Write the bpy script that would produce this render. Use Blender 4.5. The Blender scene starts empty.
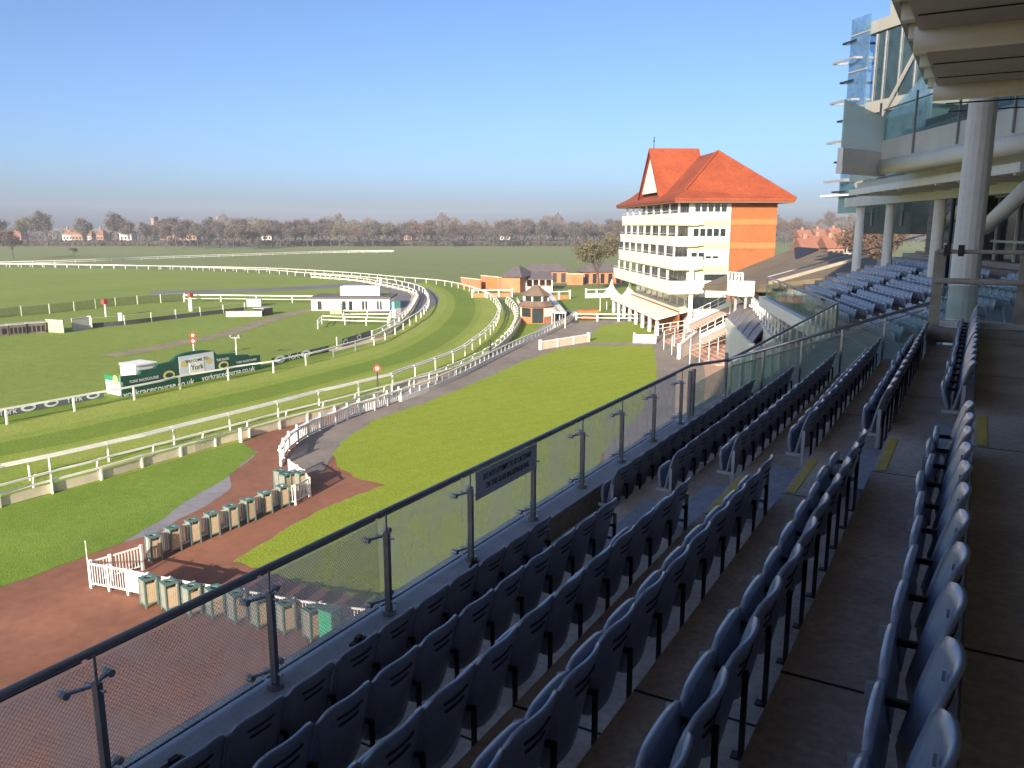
import bpy, math, random
from mathutils import Vector, Matrix
random.seed(7)
R = math.radians
scene = bpy.context.scene
col = scene.collection

# ------------------------------------------------------------------ camera
EYE = Vector((0.0, 0.0, 13.0))
FPX, VPX, HY = 810.0, 983.0, 226.0            # focal length in pixels, row vanishing point, horizon
PITCH = math.atan((384 - HY) / FPX)
YAW = math.atan((VPX - 512) / math.hypot(FPX, 384 - HY))
_h = Vector((-math.sin(YAW), math.cos(YAW), 0))
FWD = _h * math.cos(PITCH) + Vector((0, 0, -math.sin(PITCH)))
UP = _h * math.sin(PITCH) + Vector((0, 0, math.cos(PITCH)))
RT = Vector((math.cos(YAW), math.sin(YAW), 0))
cd = bpy.data.cameras.new('camera')
cam = bpy.data.objects.new('camera', cd)
col.objects.link(cam)
cam.location = EYE
cam.rotation_euler = (math.pi / 2 - PITCH, 0, YAW)
cd.sensor_width = 36
cd.lens = 36 * FPX / 1024
cd.clip_start = 0.05
cd.clip_end = 9000
scene.camera = cam

# ------------------------------------------------------------------ sky and sun
SUN_AZ, SUN_EL = 170.0, 17.5                  # azimuth clockwise from +Y
w = bpy.data.worlds.new('World')
scene.world = w
w.use_nodes = True
nt = w.node_tree
sky = nt.nodes.new('ShaderNodeTexSky')
sky.sky_type = 'NISHITA'
sky.sun_disc = False
sky.sun_elevation = R(SUN_EL)
sky.sun_rotation = R(SUN_AZ)
sky.altitude = 20
sky.air_density = 0.6
sky.dust_density = 2.3
sky.ozone_density = 3.6
bg = nt.nodes['Background']
bg.inputs['Strength'].default_value = 0.081
nt.links.new(sky.outputs['Color'], bg.inputs['Color'])
sl = bpy.data.lights.new('sun', 'SUN')
sl.energy = 3.5
sl.angle = R(0.5)
sl.color = (1.0, 0.89, 0.74)
so = bpy.data.objects.new('sun', sl)
col.objects.link(so)
SDIR = Vector((math.sin(R(SUN_AZ)) * math.cos(R(SUN_EL)), math.cos(R(SUN_AZ)) * math.cos(R(SUN_EL)), math.sin(R(SUN_EL))))
so.rotation_euler = (-SDIR).to_track_quat('-Z', 'Y').to_euler()
so.location = (0, -20, 60)
scene.view_settings.view_transform = 'Standard'
scene.view_settings.look = 'None'
scene.view_settings.exposure = 1.5
scene.view_settings.gamma = 1
scene.view_settings.use_curve_mapping = False
scene.cycles.max_bounces = 8
scene.cycles.transparent_max_bounces = 24
scene.cycles.caustics_reflective = False
scene.cycles.caustics_refractive = False

# ------------------------------------------------------------------ surveying helpers: photo sight lines to places on real planes
def ray(px, py):
    return FWD * FPX + RT * (px - 512) - UP * (py - 384)
def on_z(px, py, z=0.0):
    d = ray(px, py)
    return EYE + d * ((z - EYE.z) / d.z)
def at_d(px, py, depth):
    return EYE + ray(px, py) * (depth / FPX)
def on_y(px, py, y):
    d = ray(px, py)
    return EYE + d * (y / d.y)
def on_x(px, py, x):
    d = ray(px, py)
    return EYE + d * (x / d.x)

# ------------------------------------------------------------------ materials
def _new(name):
    m = bpy.data.materials.new(name)
    m.use_nodes = True
    return m, m.node_tree, m.node_tree.nodes['Principled BSDF']
def mat(name, c, rough=0.6, var=0.12, scale=3.0, bump=0.0, metal=0.0, spec=0.5, c2=None, detail=6, fine=None):
    """base colour broken up by two octaves of object-space noise"""
    m, t, b = _new(name)
    tc = t.nodes.new('ShaderNodeTexCoord')
    n = t.nodes.new('ShaderNodeTexNoise')
    n.inputs['Scale'].default_value = scale
    n.inputs['Detail'].default_value = detail
    n.inputs['Roughness'].default_value = 0.65
    t.links.new(tc.outputs['Object'], n.inputs['Vector'])
    rmp = t.nodes.new('ShaderNodeValToRGB')
    rmp.color_ramp.elements[0].position = 0.32
    rmp.color_ramp.elements[1].position = 0.68
    if c2 is None:
        a = tuple(max(0, x * (1 - var)) for x in c)
        z = tuple(min(1, x * (1 + var)) for x in c)
    else:
        a, z = c, c2
    rmp.color_ramp.elements[0].color = (*a, 1)
    rmp.color_ramp.elements[1].color = (*z, 1)
    t.links.new(n.outputs['Fac'], rmp.inputs['Fac'])
    out = rmp.outputs['Color']
    if fine:
        n2 = t.nodes.new('ShaderNodeTexNoise')
        n2.inputs['Scale'].default_value = fine[0]
        n2.inputs['Detail'].default_value = 4
        t.links.new(tc.outputs['Object'], n2.inputs['Vector'])
        mr = t.nodes.new('ShaderNodeMapRange')
        mr.inputs['From Min'].default_value = 0.25
        mr.inputs['From Max'].default_value = 0.75
        mr.inputs['To Min'].default_value = 1 - fine[1]
        mr.inputs['To Max'].default_value = 1 + fine[1]
        t.links.new(n2.outputs['Fac'], mr.inputs['Value'])
        mx = t.nodes.new('ShaderNodeVectorMath')
        mx.operation = 'SCALE'
        t.links.new(out, mx.inputs[0])
        t.links.new(mr.outputs['Result'], mx.inputs['Scale'])
        out = mx.outputs['Vector']
    t.links.new(out, b.inputs['Base Color'])
    b.inputs['Roughness'].default_value = rough
    b.inputs['Metallic'].default_value = metal
    b.inputs['Specular IOR Level'].default_value = spec
    if bump:
        bp = t.nodes.new('ShaderNodeBump')
        bp.inputs['Strength'].default_value = bump
        bp.inputs['Distance'].default_value = 0.02
        t.links.new(n.outputs['Fac'], bp.inputs['Height'])
        t.links.new(bp.outputs['Normal'], b.inputs['Normal'])
    return m
def glass_mat(name, tint, dust, dustcol, gloss=0.05, refl=0.02):
    """clear sheet: tinted see-through, a film of dust and a Fresnel reflection"""
    m, t, b = _new(name)
    o = t.nodes['Material Output']
    t.nodes.remove(b)
    tr = t.nodes.new('ShaderNodeBsdfTransparent')
    tr.inputs['Color'].default_value = (*tint, 1)
    df = t.nodes.new('ShaderNodeBsdfDiffuse')
    df.inputs['Color'].default_value = (*dustcol, 1)
    tl = t.nodes.new('ShaderNodeBsdfTranslucent')
    tl.inputs['Color'].default_value = (*dustcol, 1)
    m0 = t.nodes.new('ShaderNodeMixShader')
    m0.inputs['Fac'].default_value = 0.75
    t.links.new(df.outputs[0], m0.inputs[1])
    t.links.new(tl.outputs[0], m0.inputs[2])
    gl = t.nodes.new('ShaderNodeBsdfGlossy')
    gl.inputs['Roughness'].default_value = gloss
    lw = t.nodes.new('ShaderNodeLayerWeight')
    lw.inputs['Blend'].default_value = 0.5
    pw = t.nodes.new('ShaderNodeMath'); pw.operation = 'POWER'; pw.inputs[1].default_value = 4.0
    t.links.new(lw.outputs['Facing'], pw.inputs[0])
    fr = t.nodes.new('ShaderNodeMath'); fr.operation = 'MULTIPLY_ADD'; fr.inputs[1].default_value = 0.35; fr.inputs[2].default_value = refl
    t.links.new(pw.outputs[0], fr.inputs[0])
    n = t.nodes.new('ShaderNodeTexNoise')
    n.inputs['Scale'].default_value = 2.2
    n.inputs['Detail'].default_value = 5
    tc = t.nodes.new('ShaderNodeTexCoord')
    t.links.new(tc.outputs['Object'], n.inputs['Vector'])
    mr = t.nodes.new('ShaderNodeMapRange')
    mr.inputs['From Min'].default_value = 0.3
    mr.inputs['From Max'].default_value = 0.7
    mr.inputs['To Min'].default_value = dust * 0.6
    mr.inputs['To Max'].default_value = dust * 1.4
    t.links.new(n.outputs['Fac'], mr.inputs['Value'])
    m1 = t.nodes.new('ShaderNodeMixShader')
    t.links.new(mr.outputs['Result'], m1.inputs['Fac'])
    t.links.new(tr.outputs[0], m1.inputs[1])
    t.links.new(m0.outputs[0], m1.inputs[2])
    m2 = t.nodes.new('ShaderNodeMixShader')
    t.links.new(fr.outputs[0], m2.inputs['Fac'])
    t.links.new(m1.outputs[0], m2.inputs[1])
    t.links.new(gl.outputs[0], m2.inputs[2])
    t.links.new(m2.outputs[0], o.inputs['Surface'])
    return m
M = {}
def grass(name, dark, light, s1, s2, stripes=None, worn=None):
    """turf: broad patches, fine tufts, optional mower bands and worn soil"""
    m, t, b = _new(name)
    tc = t.nodes.new('ShaderNodeTexCoord')
    def noise(s, d=5):
        n = t.nodes.new('ShaderNodeTexNoise')
        n.inputs['Scale'].default_value = s
        n.inputs['Detail'].default_value = d
        n.inputs['Roughness'].default_value = 0.6
        t.links.new(tc.outputs['Object'], n.inputs['Vector'])
        return n
    a, f, g = noise(s1), noise(s2, 3), noise(s2 * 6, 2)
    rmp = t.nodes.new('ShaderNodeValToRGB')
    rmp.color_ramp.elements[0].position = 0.3
    rmp.color_ramp.elements[1].position = 0.7
    rmp.color_ramp.elements[0].color = (*dark, 1)
    rmp.color_ramp.elements[1].color = (*light, 1)
    add = t.nodes.new('ShaderNodeMath')
    add.operation = 'MULTIPLY_ADD'
    add.inputs[1].default_value = 0.5
    t.links.new(f.outputs['Fac'], add.inputs[0])
    h = t.nodes.new('ShaderNodeMath')
    h.operation = 'MULTIPLY'
    h.inputs[1].default_value = 0.5
    t.links.new(a.outputs['Fac'], h.inputs[0])
    t.links.new(h.outputs[0], add.inputs[2])
    fac = add.outputs[0]
    if stripes:
        ang, period, amt = stripes
        mp = t.nodes.new('ShaderNodeMapping')
        mp.inputs['Rotation'].default_value = (0, 0, ang)
        t.links.new(tc.outputs['Object'], mp.inputs['Vector'])
        wv = t.nodes.new('ShaderNodeTexWave')
        wv.inputs['Scale'].default_value = 1.0 / period
        wv.inputs['Distortion'].default_value = 0.4
        t.links.new(mp.outputs['Vector'], wv.inputs['Vector'])
        s = t.nodes.new('ShaderNodeMath')
        s.operation = 'MULTIPLY_ADD'
        s.inputs[1].default_value = amt
        t.links.new(wv.outputs['Fac'], s.inputs[0])
        t.links.new(fac, s.inputs[2])
        fac = s.outputs[0]
    t.links.new(fac, rmp.inputs['Fac'])
    out = rmp.outputs['Color']
    mr = t.nodes.new('ShaderNodeMapRange')
    mr.inputs['From Min'].default_value = 0.2
    mr.inputs['From Max'].default_value = 0.8
    mr.inputs['To Min'].default_value = 0.72
    mr.inputs['To Max'].default_value = 1.28
    t.links.new(g.outputs['Fac'], mr.inputs['Value'])
    sc = t.nodes.new('ShaderNodeVectorMath')
    sc.operation = 'SCALE'
    t.links.new(out, sc.inputs[0])
    t.links.new(mr.outputs['Result'], sc.inputs['Scale'])
    out = sc.outputs['Vector']
    if worn:
        wn = noise(worn[1], 6)
        wr = t.nodes.new('ShaderNodeMapRange')
        wr.inputs['From Min'].default_value = worn[2]
        wr.inputs['From Max'].default_value = worn[2] + 0.12
        t.links.new(wn.outputs['Fac'], wr.inputs['Value'])
        mx = t.nodes.new('ShaderNodeMix')
        mx.data_type = 'RGBA'
        t.links.new(wr.outputs['Result'], mx.inputs['Factor'])
        t.links.new(out, mx.inputs[6])
        mx.inputs[7].default_value = (*worn[0], 1)
        out = mx.outputs[2]
    t.links.new(out, b.inputs['Base Color'])
    b.inputs['Roughness'].default_value = 0.9
    b.inputs['Specular IOR Level'].default_value = 0.12
    bp = t.nodes.new('ShaderNodeBump')
    bp.inputs['Strength'].default_value = 0.5
    bp.inputs['Distance'].default_value = 0.05
    t.links.new(g.outputs['Fac'], bp.inputs['Height'])
    t.links.new(bp.outputs['Normal'], b.inputs['Normal'])
    return m
def tread_mat():
    """trowelled concrete of the seating steps: stains, speckle and a joint every 3.9 m"""
    m = mat('step_concrete', (0.330, 0.275, 0.225), 0.85, scale=1.1, c2=(0.560, 0.490, 0.420), bump=0.15, fine=(22, 0.22))
    t = m.node_tree
    b = t.nodes['Principled BSDF']
    src = b.inputs['Base Color'].links[0].from_socket
    tc = t.nodes.new('ShaderNodeTexCoord')
    sx = t.nodes.new('ShaderNodeSeparateXYZ')
    t.links.new(tc.outputs['Object'], sx.inputs[0])
    md = t.nodes.new('ShaderNodeMath'); md.operation = 'PINGPONG'; md.inputs[1].default_value = 1.95
    t.links.new(sx.outputs['Y'], md.inputs[0])
    lt = t.nodes.new('ShaderNodeMath'); lt.operation = 'LESS_THAN'; lt.inputs[1].default_value = 0.012
    t.links.new(md.outputs[0], lt.inputs[0])
    mx = t.nodes.new('ShaderNodeMix'); mx.data_type = 'RGBA'
    t.links.new(lt.outputs[0], mx.inputs['Factor'])
    t.links.new(src, mx.inputs[6])
    mx.inputs[7].default_value = (0.02, 0.018, 0.016, 1)
    t.links.new(mx.outputs[2], b.inputs['Base Color'])
    return m
M['tread'] = tread_mat()
M['seat'] = mat('seat_plastic', (0.215, 0.250, 0.325), 0.36, 0.10, 6, c2=(0.275, 0.315, 0.400), fine=(40, 0.10))
_b = M['seat'].node_tree.nodes['Principled BSDF']; _b.inputs['Coat Weight'].default_value = 0.55; _b.inputs['Coat Roughness'].default_value = 0.22
M['seatdark'] = mat('seat_slot', (0.012, 0.016, 0.026), 0.6, 0.1)
M['arm'] = mat('black_bracket', (0.015, 0.016, 0.018), 0.5, 0.2)
M['endframe'] = mat('end_frame_paint', (0.36, 0.39, 0.43), 0.5, 0.12, 8)
M['ledge'] = mat('blue_grey_paint', (0.36, 0.41, 0.50), 0.6, scale=2.5, c2=(0.48, 0.53, 0.60), fine=(30, 0.12))
M['aisle'] = mat('aisle_paint', (0.200, 0.220, 0.270), 0.75, scale=3, c2=(0.300, 0.320, 0.370), fine=(25, 0.2))
M['yellow'] = mat('yellow_line', (0.52, 0.38, 0.045), 0.7, scale=9, c2=(0.62, 0.47, 0.08), fine=(40, 0.2))
M['steel'] = mat('dark_steel', (0.27, 0.27, 0.28), 0.38, 0.15, 5, metal=0.2)
M['steel_light'] = mat('stainless_steel', (0.42, 0.42, 0.43), 0.28, 0.1, 5, metal=0.9)
M['wire'] = mat('netting_wire', (0.05, 0.045, 0.045), 0.6, 0.1)
M['brick'] = mat('coping_brick', (0.36, 0.14, 0.07), 0.85, 0.2, 4, fine=(14, 0.2))
M['glass'] = glass_mat('barrier_glass', (0.86, 0.87, 0.88), 0.26, (0.94, 0.95, 0.94))
M['glass_pale'] = glass_mat('dusty_glass', (0.80, 0.88, 0.85), 0.16, (0.55, 0.62, 0.61))
M['glass_blue'] = glass_mat('blue_screen_glass', (0.62, 0.80, 0.92), 0.34, (0.55, 0.72, 0.84), 0.03)
def frost_mat():
    m, t, b = _new('frosted_glass')
    o = t.nodes['Material Output']
    t.nodes.remove(b)
    df = t.nodes.new('ShaderNodeBsdfDiffuse'); df.inputs['Color'].default_value = (0.86, 0.90, 0.88, 1)
    tl = t.nodes.new('ShaderNodeBsdfTranslucent'); tl.inputs['Color'].default_value = (0.88, 0.92, 0.90, 1)
    tr = t.nodes.new('ShaderNodeBsdfTransparent'); tr.inputs['Color'].default_value = (0.85, 0.92, 0.90, 1)
    m1 = t.nodes.new('ShaderNodeMixShader'); m1.inputs['Fac'].default_value = 0.5
    t.links.new(df.outputs[0], m1.inputs[1]); t.links.new(tl.outputs[0], m1.inputs[2])
    m2 = t.nodes.new('ShaderNodeMixShader'); m2.inputs['Fac'].default_value = 0.35
    t.links.new(m1.outputs[0], m2.inputs[1]); t.links.new(tr.outputs[0], m2.inputs[2])
    t.links.new(m2.outputs[0], o.inputs['Surface'])
    return m
M['frost'] = frost_mat()
M['glass_dark'] = mat('window_glass', (0.020, 0.028, 0.030), 0.06, 0.3, 0.6, spec=0.9)
M['glass_green'] = mat('green_curtain_glass', (0.035, 0.060, 0.062), 0.08, 0.5, 0.5, spec=0.8)
M['sign'] = mat('sign_grey', (0.74, 0.74, 0.78), 0.5, 0.06, 8)
M['black'] = mat('black_letter', (0.012, 0.012, 0.014), 0.5, 0.1)
M['white'] = mat('white_paint', (0.78, 0.76, 0.70), 0.55, 0.05, 2, fine=(6, 0.05))
M['rail'] = mat('white_rail_plastic', (0.80, 0.76, 0.66), 0.5, 0.05, 2)
M['cream'] = mat('cream_board', (0.62, 0.54, 0.40), 0.7, 0.1, 2)
M['column'] = mat('column_paint', (0.84, 0.82, 0.78), 0.5, 0.05, 1.5, fine=(10, 0.05))
M['soffit'] = mat('soffit_panel', (0.62, 0.63, 0.62), 0.6, 0.12, 0.7, fine=(8, 0.06))
M['beam'] = mat('beam_paint', (0.74, 0.71, 0.63), 0.5, 0.06, 1.2)
M['deck'] = mat('deck_paint', (0.66, 0.65, 0.61), 0.55, 0.08, 1.2)
M['timber'] = mat('weathered_rail', (0.30, 0.26, 0.21), 0.7, scale=4, c2=(0.42, 0.37, 0.31))
M['louvre'] = mat('louvre_metal', (0.085, 0.088, 0.095), 0.5, 0.15, 1.5)
M['conc'] = mat('pale_concrete', (0.40, 0.38, 0.34), 0.85, 0.12, 1.0, fine=(12, 0.1))

# ------------------------------------------------------------------ mesh builder
class MB:
    def __init__(s):
        s.v, s.f, s.m = [], [], []
    def face(s, pts, m=0):
        i = len(s.v)
        s.v += [tuple(p) for p in pts]
        s.f.append(tuple(range(i, i + len(pts))))
        s.m.append(m)
        return s
    def hexa(s, p, m=0):
        """eight corners, bottom ring then top ring, counter-clockwise from above"""
        i = len(s.v)
        s.v += [tuple(q) for q in p]
        for f in ((3, 2, 1, 0), (4, 5, 6, 7), (0, 1, 5, 4), (1, 2, 6, 5), (2, 3, 7, 6), (3, 0, 4, 7)):
            s.f.append(tuple(i + k for k in f))
            s.m.append(m)
        return s
    def box(s, x0, x1, y0, y1, z0, z1, m=0):
        return s.hexa([(x0, y0, z0), (x1, y0, z0), (x1, y1, z0), (x0, y1, z0),
                       (x0, y0, z1), (x1, y0, z1), (x1, y1, z1), (x0, y1, z1)], m)
    def obox(s, o, ax, ay, x0, x1, y0, y1, z0, z1, m=0):
        """box in a frame: origin o, horizontal axes ax, ay"""
        o, ax, ay = Vector(o), Vector(ax), Vector(ay)
        q = lambda x, y, z: o + ax * x + ay * y + Vector((0, 0, z))
        return s.hexa([q(x0, y0, z0), q(x1, y0, z0), q(x1, y1, z0), q(x0, y1, z0),
                       q(x0, y0, z1), q(x1, y0, z1), q(x1, y1, z1), q(x0, y1, z1)], m)
    def bar(s, a, b, w, h, m=0):
        """rectangular bar from a to b, w across, h high"""
        a, b = Vector(a), Vector(b)
        d = (b - a).normalized()
        u = Vector((0, 0, 1)) if abs(d.z) < 0.95 else Vector((0, 1, 0))
        sx = d.cross(u).normalized() * (w / 2)
        sz = sx.cross(d).normalized() * (h / 2)
        return s.hexa([a - sx - sz, a + sx - sz, b + sx - sz, b - sx - sz,
                       a - sx + sz, a + sx + sz, b + sx + sz, b - sx + sz], m)
    def tube(s, pts, r, n=8, m=0, r1=None, cap=True):
        pts = [Vector(p) for p in pts]
        base = len(s.v)
        k = len(pts)
        for i, p in enumerate(pts):
            d = (pts[min(i + 1, k - 1)] - pts[max(i - 1, 0)]).normalized()
            u = Vector((0, 0, 1)) if abs(d.z) < 0.9 else Vector((0, 1, 0))
            x = d.cross(u).normalized()
            y = x.cross(d).normalized()
            rr = r if r1 is None else r + (r1 - r) * i / (k - 1)
            for j in range(n):
                a = 2 * math.pi * j / n
                s.v.append(tuple(p + x * (rr * math.cos(a)) + y * (rr * math.sin(a))))
        for i in range(k - 1):
            for j in range(n):
                j2 = (j + 1) % n
                s.f.append((base + i * n + j, base + i * n + j2, base + (i + 1) * n + j2, base + (i + 1) * n + j))
                s.m.append(m)
        if cap:
            s.f.append(tuple(base + j for j in range(n - 1, -1, -1))); s.m.append(m)
            s.f.append(tuple(base + (k - 1) * n + j for j in range(n))); s.m.append(m)
        return s
    def prism(s, poly, z0, z1, m=0):
        """vertical prism over a plan polygon"""
        n = len(poly)
        a = sum(poly[i][0] * poly[(i + 1) % n][1] - poly[(i + 1) % n][0] * poly[i][1] for i in range(n))
        if a < 0: poly = poly[::-1]
        i = len(s.v)
        s.v += [(p[0], p[1], z0) for p in poly] + [(p[0], p[1], z1) for p in poly]
        s.f.append(tuple(i + k for k in range(n - 1, -1, -1))); s.m.append(m)
        s.f.append(tuple(i + n + k for k in range(n))); s.m.append(m)
        for k in range(n):
            k2 = (k + 1) % n
            s.f.append((i + k, i + k2, i + n + k2, i + n + k)); s.m.append(m)
        return s
    def extr(s, ring, vec, m=0):
        """closed 3D ring swept along vec"""
        n = len(ring); vec = Vector(vec)
        i = len(s.v)
        s.v += [tuple(p) for p in ring] + [tuple(Vector(p) + vec) for p in ring]
        s.f.append(tuple(i + k for k in range(n))); s.m.append(m)
        s.f.append(tuple(i + n + k for k in range(n - 1, -1, -1))); s.m.append(m)
        for k in range(n):
            k2 = (k + 1) % n
            s.f.append((i + k2, i + k, i + n + k, i + n + k2)); s.m.append(m)
        return s
    def build(s, name, mats, parent=None, smooth=False, loc=None):
        me = bpy.data.meshes.new(name)
        me.from_pydata(s.v, [], s.f)
        for mm in (mats if isinstance(mats, (list, tuple)) else [mats]):
            me.materials.append(mm)
        if any(s.m): me.polygons.foreach_set('material_index', s.m)
        if smooth: me.polygons.foreach_set('use_smooth', [True] * len(s.f))
        me.update()
        o = bpy.data.objects.new(name, me)
        col.objects.link(o)
        if loc is not None: o.location = loc
        if parent is not None: o.parent = parent
        return o
def fix_normals(o):
    import bmesh
    b = bmesh.new(); b.from_mesh(o.data)
    bmesh.ops.recalc_face_normals(b, faces=b.faces[:])
    b.to_mesh(o.data); b.free()
    return o
def tag(o, label, cat, group=None):
    o['label'] = label; o['category'] = cat
    if group: o['group'] = group
    return o
def struct(o):
    o['kind'] = 'structure'
    return o
def empty(name, loc=(0, 0, 0), rz=0.0, label=None, cat=None, group=None):
    o = bpy.data.objects.new(name, None)
    o.empty_display_size = 0.2
    col.objects.link(o)
    o.location = loc
    o.rotation_euler = (0, 0, rz)
    if label: tag(o, label, cat, group)
    return o
def copy_tree(o, parent=None):
    c = o.copy()
    col.objects.link(c)
    if parent is not None: c.parent = parent
    for ch in o.children: copy_tree(ch, c)
    return c
ORD = ['first', 'second', 'third', 'fourth', 'fifth', 'sixth', 'seventh', 'eighth', 'ninth', 'tenth', 'eleventh', 'twelfth',
       'thirteenth', 'fourteenth', 'fifteenth', 'sixteenth', 'seventeenth', 'eighteenth', 'nineteenth', 'twentieth']
def ordinal(i):
    if i < 20: return ORD[i]
    tens = {2: 'twenty', 3: 'thirty', 4: 'forty', 5: 'fifty', 6: 'sixty', 7: 'seventy', 8: 'eighty'}[(i + 1) // 10]
    r = (i + 1) % 10
    return (tens[:-1] + 'ieth') if r == 0 else tens + '-' + ORD[r - 1]
def spline(pts, step):
    """Catmull-Rom through the points, resampled at an even step"""
    P = [Vector(p) for p in pts]
    P = [P[0] * 2 - P[1]] + P + [P[-1] * 2 - P[-2]]
    dense = []
    for i in range(1, len(P) - 2):
        for k in range(16):
            t = k / 16
            a, b, c, d = P[i - 1], P[i], P[i + 1], P[i + 2]
            dense.append(0.5 * ((2 * b) + (c - a) * t + (2 * a - 5 * b + 4 * c - d) * t * t + (3 * b - a - 3 * c + d) * t ** 3))
    dense.append(P[-2].copy())
    out = [dense[0]]
    need = step
    for i in range(1, len(dense)):
        a, b = dense[i - 1], dense[i]
        L = (b - a).length
        pos = 0.0
        while L - pos >= need:
            pos += need
            out.append(a.lerp(b, pos / L))
            need = step
        need -= (L - pos)
    return out
def G(pts, z=0.0):
    return [on_z(x, y, z) for x, y in pts]
def sheet(name, pts, z, m, smooth_step=None, ragged=0.0):
    P = [Vector((p[0], p[1], 0)) for p in pts]
    if ragged:                              # turf edges wander a little
        rr = random.Random(len(pts)); Q = []
        for a, b in zip(P, P[1:] + P[:1]):
            n = int(min(160, max(1, (b - a).length / 0.35)))
            d = (b - a).normalized(); s = Vector((-d.y, d.x, 0))
            w_ = 0.0
            for k in range(n):
                w_ = 0.75 * w_ + rr.gauss(0, ragged) * (0 < k < n)
                Q.append(a.lerp(b, k / n) + s * w_)
        P = Q
    if smooth_step: P = spline(P + [P[0]], smooth_step)[:-1]
    mb = MB()
    a = sum(P[i].x * P[(i + 1) % len(P)].y - P[(i + 1) % len(P)].x * P[i].y for i in range(len(P)))
    if a < 0: P = P[::-1]
    mb.face([(p.x, p.y, z) for p in P])
    o = mb.build(name, m)
    return struct(o)
def ribbon(name, pts, w, z, m, step=2.0):
    P = spline([Vector((p[0], p[1], 0)) for p in pts], step)
    mb = MB()
    L, Rr = [], []
    for i, p in enumerate(P):
        d = (P[min(i + 1, len(P) - 1)] - P[max(i - 1, 0)]).normalized()
        n = Vector((-d.y, d.x, 0)) * (w / 2)
        L.append(p + n); Rr.append(p - n)
    for i in range(len(P) - 1):
        mb.face([(q.x, q.y, z) for q in (Rr[i], Rr[i + 1], L[i + 1], L[i])])
    return struct(mb.build(name, m))

def part(mb, name, mats, parent, smooth=False):
    """mesh given in world coordinates, hung under a thing whose Empty stands at its base"""
    o = mb.build(name, mats, parent, smooth)
    p = parent
    if p.type == 'EMPTY': o.location = -Vector(p.location)
    return o

# ================================================================== GROUND
M['field'] = grass('field_grass', (0.15, 0.19, 0.05), (0.22, 0.25, 0.075), 0.018, 0.35)
M['far_field'] = grass('far_field_grass', (0.155, 0.190, 0.062), (0.215, 0.240, 0.085), 0.012, 0.2)
M['track'] = grass('track_turf', (0.195, 0.258, 0.036), (0.280, 0.345, 0.056), 0.06, 0.9)
M['infield'] = grass('infield_turf', (0.165, 0.225, 0.035), (0.240, 0.295, 0.060), 0.05, 0.8)
M['lawn'] = grass('lawn_turf', (0.222, 0.282, 0.024), (0.290, 0.346, 0.040), 0.10, 1.6, stripes=(R(20), 5.0, 0.07))
M['verge'] = grass('verge_turf', (0.130, 0.205, 0.025), (0.215, 0.305, 0.045), 0.25, 2.2, worn=((0.20, 0.17, 0.05), 0.5, 0.66))
M['red'] = mat('red_tarmac', (0.185, 0.074, 0.040), 0.9, scale=0.16, c2=(0.335, 0.135, 0.074), fine=(2.2, 0.14), bump=0.1)
M['lav'] = mat('grey_tarmac', (0.210, 0.195, 0.205), 0.9, scale=0.25, c2=(0.310, 0.290, 0.300), fine=(3, 0.12))
M['path'] = mat('brown_path', (0.190, 0.155, 0.128), 0.9, scale=0.3, c2=(0.280, 0.235, 0.195), fine=(3, 0.14))
M['dirt'] = mat('bare_soil', (0.19, 0.15, 0.085), 0.95, scale=0.4, c2=(0.29, 0.24, 0.14), fine=(2, 0.2))
M['road'] = mat('pale_tarmac', (0.120, 0.110, 0.110), 0.9, scale=0.1, c2=(0.190, 0.175, 0.170))
M['sand'] = mat('sand_strip', (0.42, 0.36, 0.24), 0.9, scale=0.3, c2=(0.55, 0.48, 0.33))
M['paving'] = mat('pink_paving', (0.42, 0.25, 0.18), 0.85, scale=0.7, c2=(0.54, 0.34, 0.26), fine=(5, 0.12))

g = MB()
N = 24
S = 4200
for i in range(N):
    for j in range(N):
        x0, x1 = -S + 2 * S * i / N, -S + 2 * S * (i + 1) / N
        y0, y1 = -S + 2 * S * j / N, -S + 2 * S * (j + 1) / N
        g.face([(x0, y0, 0), (x1, y0, 0), (x1, y1, 0), (x0, y1, 0)])
struct(g.build('ground', M['far_field']))
# infield meadow beyond the bend and the racecourse turf
sheet('infield', G([(-60, 600), (-300, 420), (-200, 272), (0, 267), (128, 269), (256, 273), (351, 281), (403, 293), (416, 297), (427, 299), (428, 306), (418, 319),
                    (400, 331), (368, 346), (324, 360), (277, 372), (181, 389), (87, 409), (26, 421)]), 0.004, M['infield'])
sheet('track', G([(-120, 560), (-20, 428), (26, 421), (87, 409), (181, 389), (277, 372), (324, 361), (368, 347), (400, 332), (418, 320),
                  (429, 302), (424, 293), (403, 286), (428, 281), (466, 287), (492, 297), (500, 310), (497, 322), (514, 312), (516, 322), (509, 334), (487, 352), (461, 368),
                  (431, 382), (380, 398), (335, 412), (290, 424), (240, 442), (181, 458), (110, 479), (84, 486), (0, 506), (-90, 530)]), 0.008, M['track'])
sheet('verge', G([(0, 588), (60, 565), (122, 543), (160, 521), (191, 499), (235, 471), (257, 453), (240, 443), (181, 459), (110, 479), (84, 486), (0, 506), (-160, 548), (-160, 640)]), 0.012, M['verge'], ragged=0.05)
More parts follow.
